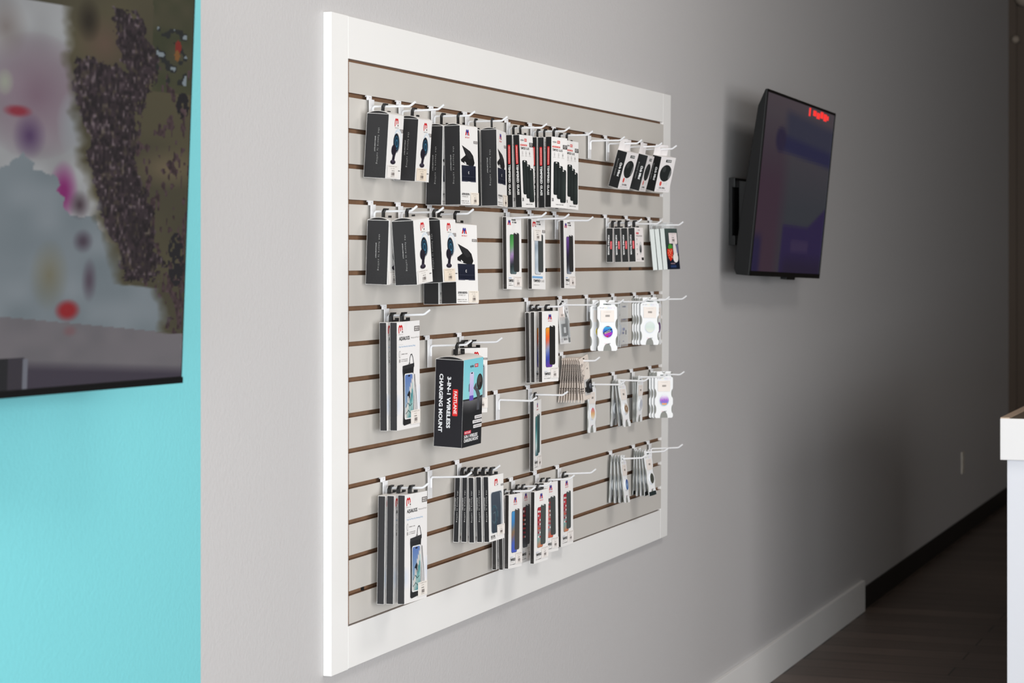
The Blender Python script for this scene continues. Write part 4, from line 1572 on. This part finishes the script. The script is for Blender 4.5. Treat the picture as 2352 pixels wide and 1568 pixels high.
# id: (variant, label)
GOODS = {
    'A1': (0, 'white and charcoal car mount box, leftmost on the top row'),
    'A2': (1, 'white and charcoal car mount box, top row, between the corner one and the holster boxes'),
    'A3': (0, 'white and charcoal car mount box, second row far left, its front mostly covered'),
    'A4': (0, 'white and charcoal car mount box on the hook tip, second row'),
    'A5': (1, 'white and charcoal car mount box directly in front of the second row holster boxes'),
    'B1': (0, 'narrow charcoal-sided holster box, leftmost of the top row holster boxes'),
    'B2': (0, 'holster box with black wallet picture fully shown, top row'),
    'B3': (0, 'holster box mostly hidden behind the fully shown top row one'),
    'B4': (0, 'holster box with black wallet picture touching the red and black glass packs'),
    'B5': (0, 'holster box on the second row, hidden but for its charcoal foot at the left'),
    'B6': (0, 'holster box on the second row with its wallet picture and price label shown'),
    'C1': (0, 'black-sided tempered glass pack, leftmost, only its side showing'),
    'C2': (0, 'tempered glass pack, front shown, leftmost of the three visible fronts'),
    'C3': (0, 'tempered glass pack, thin sliver of its side visible behind the left visible front'),
    'C4': (0, 'tempered glass pack, black side showing, second in the middle hook bunch'),
    'C5': (0, 'tempered glass pack with the widest front, in the middle of the bunch'),
    'C6': (0, 'tempered glass pack hidden behind the rightmost one, only its hanger showing'),
    'C7': (0, 'tempered glass pack, rightmost, front shown but side hidden'),
    'O1': (0, 'tilted black and white speaker box, leftmost of three'),
    'O2': (0, 'tilted black and white speaker box, middle of three, narrowest front'),
    'O3': (0, 'tilted black and white speaker box, rightmost, overlapping the white frame'),
    'D1': ('green', 'slim white screen protector box with a green and purple phone'),
    'D2': ('grey', 'slim white screen protector box with a silver phone and blue strip'),
    'D3': ('purple', 'slim white screen protector box with a purple phone, second row'),
    'D4': ('orange', 'slim black-sided protector box, rearmost of three on the middle row'),
    'D5': ('orange', 'slim black-sided protector box, middle one of three on the middle row'),
    'D6': ('orange', 'slim white screen protector box with an orange to violet phone on the front'),
    'D7': ('teal', 'single slim protector box with a narrow teal phone, hanging alone'),
    'D8': ('blue', 'slim protector box at the bottom, rearmost, under the silicone pouch boxes'),
    'D9': ('blue', 'slim protector box at the bottom, second, its foot just left of the blue phone box'),
    'D10': ('blue', 'slim white screen protector box with a bright blue phone, bottom row'),
    'D11': ('dark', 'slim screen protector box with a dark phone, behind the blue phone box'),
    'D15': ('dark', 'slim protector box hidden right behind the dark phone one, only its hanger showing'),
    'D16': ('pink', 'slim protector box hidden behind the half hidden one, only its hanger showing'),
    'D12': ('red', 'slim screen protector box with red app icons, foremost and lowest on the bottom row'),
    'D13': ('pink', 'slim protector box half hidden behind the foremost one with red icons'),
    'D14': ('red', 'slim protector box with red icons, rightmost on the bottom row'),
    'E1': (0, 'small black-sided tracker box, leftmost of four'),
    'E2': (0, 'small black-sided tracker box, second from the left'),
    'E3': (0, 'small black-sided tracker box, third from the left'),
    'E4': (0, 'small tracker box, front one of four, white front visible'),
    'F1': (0, 'white-sided phone case box, rearmost of three'),
    'F2': (0, 'white-sided phone case box, middle of three'),
    'F3': (1, 'phone case box with a strawberry charm on the front'),
    'G1': (0, 'waterproof pouch box, rear one of two on the middle row'),
    'G2': (0, 'waterproof pouch box with surfer picture, front one of two on the middle row'),
    'G3': (0, 'waterproof pouch box, rearmost of three at the lower left'),
    'G4': (0, 'waterproof pouch box, middle one of three at the lower left'),
    'G5': (0, 'waterproof pouch box with surfer picture, front one of three at the lower left'),
    'H1': (0, 'big black and turquoise wireless charging mount box'),
    'J1': (0, 'silicone pouch box hidden behind another, above the charging mount box'),
    'J2': (0, 'white silicone pouch box showing beside the big charging mount box'),
    'J3': (0, 'slim charcoal-sided silicone pouch box, rearmost of five'),
    'J4': (0, 'slim charcoal-sided silicone pouch box, second of five from the left'),
    'J5': (0, 'slim charcoal-sided silicone pouch box, middle one of five'),
    'J6': (0, 'slim charcoal-sided silicone pouch box, fourth of five from the left'),
    'J7': (0, 'silicone pouch box with clear window front, foremost of five'),
    'M1': (0, 'clear blister pack with a black and silver adapter'),
    'P1': (('yellow', 0), 'white wavy grip card with a yellow disc, half behind the marbled one'),
    'P2': (('marbled', 0), 'white wavy grip card with a marbled blue and purple disc'),
    'P10': (('blue', 1), 'narrow grip card with a pale blue disc, right of the marbled one'),
    'P11': (('white', 0), 'white grip card with only its left edge showing, rearmost in the right middle row stack'),
    'P12': (('white', 0), 'white grip card with only its left edge showing, second in the right middle row stack'),
    'P13': (('pale', 0), 'white grip card showing its left edge, just behind the pale disc one'),
    'P3': (('pale', 0), 'white wavy grip card with a pale disc, right of the clear sleeve'),
    'P14': (('violet', 0), 'grip card with a violet disc peeking out against the white frame'),
    'P5': (('sunset', 0), 'single grip card with a pink and orange sunset disc'),
    'P15': (('white', 1), 'narrow grip card, rearmost of the left fan on the lower right row'),
    'P16': (('white', 1), 'narrow grip card, middle of the left fan on the lower right row'),
    'P6': (('bronze', 1), 'narrow grip card with a bronze ringed disc, tilted outward'),
    'P17': (('white', 1), 'narrow grip card, rearmost of the middle bunch on the lower right row'),
    'P18': (('white', 1), 'narrow grip card, second of the middle bunch on the lower right row'),
    'P7': (('white', 1), 'narrow grip card with a white disc, front of the middle bunch'),
    'P19': (('pale', 0), 'grip card with only its left edge showing, rearmost behind the purple skyline one'),
    'P20': (('pale', 0), 'grip card with only its left edge showing, directly behind the purple skyline one'),
    'P4': (('skyline', 0), 'white wavy grip card with a purple skyline disc'),
    'P21': (('white', 1), 'grip card at the bottom right, rearmost in the left fan of four'),
    'P22': (('white', 1), 'grip card at the bottom right, second in the left fan of four'),
    'P23': (('white', 1), 'grip card at the bottom right, third in the left fan of four'),
    'P8': (('deepblue', 1), 'narrow grip card with a deep blue disc at the bottom right'),
    'P24': (('olive', 1), 'dark-footed grip card, rearmost in the bottom right fan of five'),
    'P25': (('white', 1), 'grip card, second in the bottom right fan of five'),
    'P26': (('white', 1), 'grip card, third in the bottom right fan of five'),
    'P27': (('olive', 1), 'dark-footed grip card, fourth in the bottom right fan of five'),
    'P9': (('olive', 1), 'grip card with an olive disc and black foot, front of the fan of five'),
    'K10': (1, 'cream gadget card at the front of the fan, dark gadget visible'),
}
ORD = ['first', 'second', 'third', 'fourth', 'fifth', 'sixth', 'seventh', 'eighth', 'ninth']
for k in range(9):
    GOODS['K%d' % (k + 1)] = (0, 'cream gadget card, %s from the left in the fan' % ORD[k])
for k_, (d_, r_) in {'B3': (.0335, .12), 'B5': (.035, -.1186), 'C1': (.029, -.035), 'C3': (.0285, .02), 'C4': (.0473, .03)}.items():
    p_ = list(POSE[k_])
    p_[1], p_[3] = d_, r_
    POSE[k_] = tuple(p_)
for k_ in range(1, 9):
    p_ = list(POSE['K%d' % k_])
    p_[5] += .07
    POSE['K%d' % k_] = tuple(p_)
for k_, src, d_ in (('P1', 'P2', .043), ('P13', 'P3', .0403), ('P12', 'P3', .0325), ('P11', 'P3', .0247), ('P20', 'P4', .0379), ('P19', 'P4', .0293)):
    p_ = list(POSE[src])
    p_[1] = d_
    p_[3] += .012
    POSE[k_] = tuple(p_)
POSE['J1'] = (0.6575, 0.020, 1.388, -0.2, 0.0, 0.0)
ON['J1'] = (7, 1052)
POSE['D15'] = (1.028, 0.0225, 1.0072, 0.0033, -0.0039, 0.0128)
ON['D15'] = (12, 1171)
POSE['D16'] = (1.2153, 0.0265, 1.0100, -0.0831, -0.0221, 0.0279)
ON['D16'] = (12, 1226)
POSE['C6'] = (1.3737, 0.0250, 1.9242, -0.03, 0.0, 0.0)
ON['C6'] = (0, 1270)
for key, (var, label) in GOODS.items():
    g, px = ON[key]
    x, d, z, rz, rx, ry = POSE[key]
    k = key[0]
    place(k, NAMES[k], var, key, x, d, z, rz, rx, ry, (g, px), label, 'retail box' if k in 'ABCDOEFGHJ' else 'retail card', GROUPS.get(k))
place('S', 'clear_sleeve_pack', 0, 'S1', 1.912, .034, 1.4625, .02, 0, 0, (6, 1405), 'clear plastic sleeve with faint blue print between the grip stacks', 'retail pack', None)


# ---------------------------------------------------------------- televisions
def vnoise(seed):
    rnd = random.Random(seed)
    tab_ = [rnd.random() for _ in range(4096)]

    def f(x, y):
        xi, yi = math.floor(x), math.floor(y)
        u, v = x - xi, y - yi
        u, v = u * u * (3 - 2 * u), v * v * (3 - 2 * v)
        h = lambda a, b: tab_[(a * 73 + b * 1171 + seed * 31) % 4096]
        return (h(xi, yi) * (1 - u) + h(xi + 1, yi) * u) * (1 - v) + (h(xi, yi + 1) * (1 - u) + h(xi + 1, yi + 1) * u) * v
    return f


N1, N2, N3 = vnoise(3), vnoise(8), vnoise(17)


def inside(poly, x, y):
    c = False
    j = len(poly) - 1
    for i in range(len(poly)):
        (xi, yi), (xj, yj) = poly[i], poly[j]
        if (yi > y) != (yj > y) and x < (xj - xi) * (y - yi) / (yj - yi) + xi:
            c = not c
        j = i
    return c


SMOKE = [(0, 235), (60, 250), (150, 258), (260, 268), (340, 272), (420, 300), (560, 322), (640, 342), (700, 352), (790, 372), (850, 405), (920, 430), (1000, 450), (1060, 480), (1078, 600), (1180, 626), (1262, 636), (1276, 800), (1500, 900)]
CLOUD = [(-40, 680), (50, 610), (95, 560), (140, 625), (190, 640), (225, 700), (235, 780), (300, 800), (340, 780), (380, 850), (430, 940), (470, 1060), (660, 1080), (700, 1500), (-40, 1500)]
CROWD = [(410, -20), (500, -20), (545, 60), (580, 150), (575, 235), (545, 330), (505, 400), (500, 480), (512, 620), (545, 690), (560, 850), (600, 960), (585, 1060), (450, 1050), (430, 930), (360, 760), (330, 560), (280, 350), (258, 190), (300, 175), (440, 200)]


def mixc(a, b, t):
    t = max(0.0, min(1.0, t))
    return tuple(a[k] * (1 - t) + b[k] * t for k in range(3))


def crowd_scene(X, Y):
    """picture on the large screen: smoke in front of a crowd on olive ground; X 0..730, Y 0..1480"""
    wob = 50 * (N1(X / 70, Y / 70) - .5) + 34 * (N2(X / 16, Y / 22) - .5) + 16 * (N3(X / 6, Y / 8) - .5)
    g = mixc((82, 76, 56), (66, 62, 48), N1(X / 140, Y / 140))
    if X > 560 and Y < 280:
        g = mixc(g, (44, 52, 32), .7 * N2(X / 50 + 4, Y / 60))
    g = mixc(g, (112, 98, 76), .8 * max(0, 1 - math.hypot((X - 620) / 150, (Y - 590) / 90)))
    g = mixc(g, (92, 74, 62), 1.0 * max(0, 1 - math.hypot((X - 370) / 110, (Y - 120) / 120)))
    g = mixc(g, (40, 34, 24), 1.2 * max(0, 1 - math.hypot((X - 310) / 50, (Y - 40) / 90)))
    c = g
    if inside(CROWD, X + wob, Y + wob):
        s = N2(X / 8, Y / 15)
        c = mixc((34, 27, 30), (58, 46, 52), N1(X / 14, Y / 26))
        if s > .7: c = mixc(c, (140, 126, 130), (s - .7) * 2.6)
        if s < .3: c = mixc(c, (24, 18, 22), .7)
        if s > .45 and N3(X / 12, Y / 20) > .72: c = mixc(c, (74, 68, 48), .4)
    elif X > 490 and Y > 180:
        s = .6 * N2(X / 10 + 50, Y / 30) + .4 * N1(X / 34, Y / 90)
        dens = .66 - .14 * (Y > 780 and X > 620)
        if s > dens: c = mixc((42, 30, 32), (84, 66, 70), N3(X / 7, Y / 12))
    if 575 < X < 700 and 20 < Y < 250:
        s = N3(X / 24, Y / 26)
        if s > .55: c = (34, 36, 36)
        if s > .78: c = (124, 134, 140)
    if math.hypot((X - 664) / 13, (Y - 92) / 26) < 1: c = (120, 36, 30)
    if math.hypot((X - 660) / 11, (Y - 128) / 22) < 1: c = (120, 80, 40)
    if math.hypot((X - 685) / 26, (Y - 330) / 55) < 1 and N1(X / 12, Y / 12) > .35: c = (26, 24, 28)
    if math.hypot((X - 660) / 34, (Y - 960) / 110) < 1 and N1(X / 10, Y / 12) > .35: c = (30, 28, 32)
    # smoke
    edge = 0
    for (y0, x0), (y1, x1) in zip(SMOKE, SMOKE[1:]):
        if y0 <= Y <= y1:
            edge = x0 + (x1 - x0) * (Y - y0) / (y1 - y0)
    edge += 36 * (N1(X / 50 + 9, Y / 50) - .5) + 14 * (N2(X / 20, Y / 20) - .5)
    t = (edge - X) / 46
    if t > 0:
        ex, ey = X + 26 * (N2(X / 26, Y / 26) - .5), Y + 26 * (N3(X / 30, Y / 30) - .5)
        if inside(CLOUD, ex, ey):
            q = mixc((108, 118, 124), (128, 136, 142), N1(X / 90 + 3, Y / 90))
        else:
            q = mixc((136, 136, 138), (164, 166, 168), N1(X / 70 + 3, Y / 80))
            q = mixc(q, (118, 96, 110), .95 * max(0, 1 - math.hypot((X - 130) / 210, (Y - 350) / 240)) ** .6)
            q = mixc(q, (112, 100, 96), .7 * max(0, 1 - math.hypot((X - 20) / 80, (Y - 110) / 120)))
            q = mixc(q, (140, 146, 150), .9 * max(0, 1 - math.hypot((X - 262) / 60, (Y - 440) / 130)) ** .6)
            q = mixc(q, (150, 156, 140), .9 * max(0, 1 - math.hypot((X - 22) / 30, (Y - 310) / 50)) ** .6)
            q = mixc(q, (124, 34, 100), 1.2 * max(0, 1 - math.hypot((X - 232) / 55, (Y - 700) / 120)))
            q = mixc(q, (80, 58, 92), 1.1 * max(0, 1 - math.hypot((X - 110) / 60, (Y - 500) / 90)))
            q = mixc(q, (132, 42, 56), 1.6 * max(0, 1 - math.hypot((X - 68) / 54, (Y - 412) / 26)))
        d = math.hypot((X - 290) / 40, (Y - 750) / 60)
        q = mixc(q, (70, 56, 64), 1.1 * max(0, 1 - d))
        d = math.hypot((X - 305) / 40, (Y - 890) / 50)
        q = mixc(q, (72, 62, 74), 1.2 * max(0, 1 - d))
        d = math.hypot((X - 330) / 30, (Y - 1040) / 90)
        q = mixc(q, (82, 72, 84), 1.2 * max(0, 1 - d))
        d = math.hypot((X - 190) / 70, (Y - 1020) / 140)
        q = mixc(q, (112, 108, 88), .9 * max(0, 1 - d))
        d = math.hypot((X - 255) / 48, (Y - 1155) / 46)
        q = mixc(q, (140, 30, 36), 1.7 * max(0, 1 - d))
        d = math.hypot((X - 265) / 30, (Y - 1235) / 26)
        q = mixc(q, (150, 60, 66), 1.5 * max(0, 1 - d))
        if Y > 1165 + .15 * X:
            q = mixc(q, mixc((112, 104, 108), (100, 94, 98), N1(X / 60, Y / 60)), .8)
            lim = 1322 + .11 * X
            if Y > lim:
                q = mixc(q, (62, 56, 68), (Y - lim) / 40)
            if X < 115 and Y > 1325: q = (54, 50, 58)
            if X < 60 and Y > 1325: q = (32, 32, 36)
            if 108 < X < 124 and 1330 < Y < 1450: q = (110, 112, 122)
        c = mixc(c, q, t)
    return tuple(v * .88 for v in c)


# large television: origin at its lower right corner
tv = bpy.data.objects.new('television', None)
COL.objects.link(tv)
tv.location = (-1.0665, -.16, 1.3808)
tv.rotation_euler = (Matrix.Rotation(math.radians(-5.9), 3, 'Z') @ Matrix.Rotation(math.radians(2.4), 3, 'X')).to_euler()
tag(tv, 'large television on the turquoise wall showing smoke and a crowd', 'television')
TW, TH = 1.235, .712
mb = MB()
mb.box(-TW, 0, -.002, .022, .0005, TH, 'tvplastic')
mb.box(-TW * .85, -TW * .15, .022, .055, TH * .08, TH * .6, 'tvplastic')
link('housing', mb.mesh('housing', bevel=.0015), tv)
mb = MB()
mb.box(-TW, .0015, -.0045, .014, 0, .0105, 'tvplastic')
mb.box(-.0022, .0, -.003, .01, .0105, TH, 'tvplastic')
mb.box(-TW, -TW + .0022, -.003, .01, .0105, TH, 'tvplastic')
mb.box(-TW, 0, -.003, .01, TH - .003, TH, 'tvplastic')
link('bezel', mb.mesh('bezel', bevel=.0008), tv)
mb = MB()
SWU, SH0, SH1 = .57, .0115, TH - .004
NX, NY = 190, 290
ytop = .0115 + .69
for i in range(NX):
    for j in range(NY):
        u0, u1 = -.0024 - SWU * i / NX, -.0024 - SWU * (i + 1) / NX
        v0, v1 = SH0 + (SH1 - SH0) * j / NY, SH0 + (SH1 - SH0) * (j + 1) / NY
        X = (728 - 728 * ((i + .5) / NX) * (SWU / .52) - 13.7) * .9556
        Y = (1435 * (1 - ((v0 + v1) / 2 - SH0) / .655) - 152.7) * 1.1265
        X += (1435 - Y) / 1435 * 46 * max(0, X) / 700
        c = crowd_scene(X, Y)
        mb.face([(u1, -.0026, v0), (u0, -.0026, v0), (u0, -.0026, v1), (u1, -.0026, v1)], 'screen', c)
mb.face([(-TW + .003, -.0026, SH0), (-.0024 - SWU, -.0026, SH0), (-.0024 - SWU, -.0026, SH1), (-TW + .003, -.0026, SH1)], 'screen', (100, 104, 110))
link('screen', mb.mesh('screen'), tv)

mt = bpy.data.objects.new('wall_mount', None)
COL.objects.link(mt)
mt.location = (-1.62, WALL_Y, 1.7)
tag(mt, 'black bracket behind the large television on the turquoise wall', 'tv mount', 'television wall mounts')
mb = MB()
mb.box(-.2, .2, -.006, 0, -.1, .1, 'plastic')
link('wall_plate', mb.mesh('wall_plate', bevel=.001), mt)
for sx in (-.1, .1):
    mb = MB()
    mb.box(sx - .015, sx + .015, -.052 - .06 * (sx + .1), -.006, -.08, .08, 'plastic')
    link('arm', mb.mesh('arm', bevel=.001), mt)

# small television
t2 = bpy.data.objects.new('television', None)
COL.objects.link(t2)
t2.location = (3.7617, -.1285, 1.8413)
t2.rotation_euler = (Matrix.Rotation(math.radians(-.29), 3, 'Z') @ Matrix.Rotation(math.radians(5.55), 3, 'X') @ Matrix.Rotation(math.radians(.99), 3, 'Y')).to_euler()
tag(t2, 'dark television tilted down on a wall mount right of the display board', 'television')
W2, H2 = 1.1195, .6434
mb = MB()
mb.prism_x([(0, -H2 / 2), (0, H2 / 2), (.006, H2 / 2 - .001), (.026, H2 / 2 - .06), (.05, -H2 / 2 + .2), (.055, -H2 / 2 + .02), (.045, -H2 / 2)], -W2 / 2, W2 / 2, 'tvplastic')
link('housing', mb.mesh('housing', bevel=.002), t2)
mb = MB()
b = .009
mb.box(-W2 / 2, W2 / 2, -.004, 0, -H2 / 2, -H2 / 2 + .017, 'tvplastic')
mb.box(-W2 / 2, W2 / 2, -.004, 0, H2 / 2 - b, H2 / 2, 'tvplastic')
mb.box(-W2 / 2, -W2 / 2 + b, -.004, 0, -H2 / 2, H2 / 2, 'tvplastic')
mb.box(W2 / 2 - b, W2 / 2, -.004, 0, -H2 / 2, H2 / 2, 'tvplastic')
link('bezel', mb.mesh('bezel'), t2)
mb = MB()
mb.box(.0, .14, -.003, .02, -H2 / 2 - .009, -H2 / 2, 'tvplastic')
link('sensor', mb.mesh('sensor', bevel=.001), t2)
mb = MB()
nx, ny = 60, 60


def screen_reflections(x, y):  # room reflections on the dark glass, painted as faint emission colours
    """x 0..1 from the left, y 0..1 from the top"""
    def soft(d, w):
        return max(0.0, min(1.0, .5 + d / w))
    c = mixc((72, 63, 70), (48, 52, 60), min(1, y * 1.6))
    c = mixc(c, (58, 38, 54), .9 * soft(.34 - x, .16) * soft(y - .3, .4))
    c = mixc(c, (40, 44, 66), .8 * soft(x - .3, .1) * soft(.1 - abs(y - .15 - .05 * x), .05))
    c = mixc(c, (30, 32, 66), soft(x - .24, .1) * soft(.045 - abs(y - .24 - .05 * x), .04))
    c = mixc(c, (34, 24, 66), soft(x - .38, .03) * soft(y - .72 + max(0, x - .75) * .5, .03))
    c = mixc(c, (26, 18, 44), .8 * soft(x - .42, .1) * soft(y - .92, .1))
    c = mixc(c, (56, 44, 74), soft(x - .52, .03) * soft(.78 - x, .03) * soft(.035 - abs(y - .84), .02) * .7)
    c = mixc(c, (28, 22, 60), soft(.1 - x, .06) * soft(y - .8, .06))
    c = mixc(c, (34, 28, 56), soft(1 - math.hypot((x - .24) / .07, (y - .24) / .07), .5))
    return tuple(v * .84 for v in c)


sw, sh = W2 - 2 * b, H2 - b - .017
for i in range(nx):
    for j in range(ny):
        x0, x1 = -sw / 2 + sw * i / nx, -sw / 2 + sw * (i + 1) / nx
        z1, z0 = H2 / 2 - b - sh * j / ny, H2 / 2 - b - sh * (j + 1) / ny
        mb.face([(x0, -.001, z0), (x1, -.001, z0), (x1, -.001, z1), (x0, -.001, z1)], 'darkscreen', screen_reflections((i + .5) / nx, (j + .5) / ny))
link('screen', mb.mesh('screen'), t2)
for k, (x, w) in enumerate(((.60, .022), (.665, .05), (.722, .05), (.779, .045), (.832, .05), (.886, .022))):  # reflection of a red sign on the glass, drawn as glowing bars
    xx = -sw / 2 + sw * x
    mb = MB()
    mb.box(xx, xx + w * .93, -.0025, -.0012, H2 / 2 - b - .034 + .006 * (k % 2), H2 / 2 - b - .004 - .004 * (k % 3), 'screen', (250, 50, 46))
    link('red_sign_reflection', mb.mesh('red_sign_reflection'), t2)['label'] = 'red sign reflection drawn as a glowing bar'

m2 = bpy.data.objects.new('wall_mount', None)
COL.objects.link(m2)
m2.location = (3.52, WALL_Y, 1.755)
tag(m2, 'black metal bracket behind the small dark television on the grey wall', 'tv mount', 'television wall mounts')
mb = MB()
mb.box(-.15, .45, -.012, 0, -.118, .118, 'plastic')
mb.box(-.15, .45, -.022, -.012, .085, .118, 'plastic')
mb.box(-.15, .45, -.022, -.012, -.118, -.085, 'plastic')
link('wall_plate', mb.mesh('wall_plate', bevel=.001), m2)
for sx in (-.09, .33):
    mb = MB()
    mb.prism_x([(-.022, -.11), (-.070, -.12), (-.088, .10), (-.022, .11)], sx, sx + .04, 'plastic')
    link('arm', mb.mesh('arm', bevel=.001), m2)

# ---------------------------------------------------------------- counter at the right
ct = bpy.data.objects.new('service_counter', None)
COL.objects.link(ct)
CX, CY, CZ = 3.0763, -.9625, 1.07
ct.location = (CX, CY, 0)
tag(ct, 'white service counter with a thick edge and brown top, cut off at the right', 'counter')
mb = MB()
mb.box(.02, 1.78, -.92, -.02, 0, CZ - .136, 'counter')
link('cabinet_body', mb.mesh('cabinet_body', bevel=.002), ct)
mb = MB()
mb.box(0, 1.8, -.94, 0, CZ - .136, CZ - .0008, 'counter_edge')
link('edge_board', mb.mesh('edge_board', bevel=.003), ct)
mb = MB()
mb.box(.004, 1.79, -.93, -.012, CZ - .0008, CZ, 'counter_top')
link('counter_surface', mb.mesh('counter_surface'), ct)
mb = MB()
mb.box(.002, 1.79, -.03, -.001, CZ - .0008, CZ + .0022, 'counter_rim')
link('counter_rim', mb.mesh('counter_rim'), ct)

# ---------------------------------------------------------------- small fixtures at the far end
ol = bpy.data.objects.new('outlet_cover', None)
COL.objects.link(ol)
ol.location = (8.79, WALL_Y, .42)
tag(ol, 'ivory outlet cover low on the far grey wall', 'outlet')
mb = MB()
mb.box(-.042, .042, -.006, 0, -.062, .062, 'ivory')
link('cover_plate', mb.mesh('cover_plate', bevel=.0015), ol)
for z in (-.022, .022):
    mb = MB()
    mb.disc(0, z, -.0075, -.006, .016, 'ivory', seg=20)
    link('socket', mb.mesh('socket'), ol)

for px, py, rr, lab in ((2332, 90, .026, 'small grey round fixture high on the far wall'), (2352, -6, .06, 'grey round fixture cut off by the top right corner of the photo')):
    v = ray(px, py)
    t = (BACK_X - .05 - CAM.x) / v.x
    c = CAM + v * t
    fx = bpy.data.objects.new('round_fixture', None)
    COL.objects.link(fx)
    fx.location = (BACK_X, c.y, c.z)
    tag(fx, lab, 'wall fixture', 'round fixtures on the far wall')
    me = bpy.data.meshes.new('dome')
    bm = bmesh.new()
    bmesh.ops.create_uvsphere(bm, u_segments=24, v_segments=14, radius=rr)
    for vv in bm.verts:
        vv.co.x = min(vv.co.x, .02) - .02 - .02
    for f in bm.faces: f.smooth = True
    bm.to_mesh(me)
    bm.free()
    me.materials.append(M['ceiling'])
    link('dome', me, fx)
    mb = MB()
    mb.box(-.022, 0, -rr * .8, rr * .8, -rr * .8, rr * .8, 'plastic')
    link('back_plate', mb.mesh('back_plate', bevel=.002), fx)
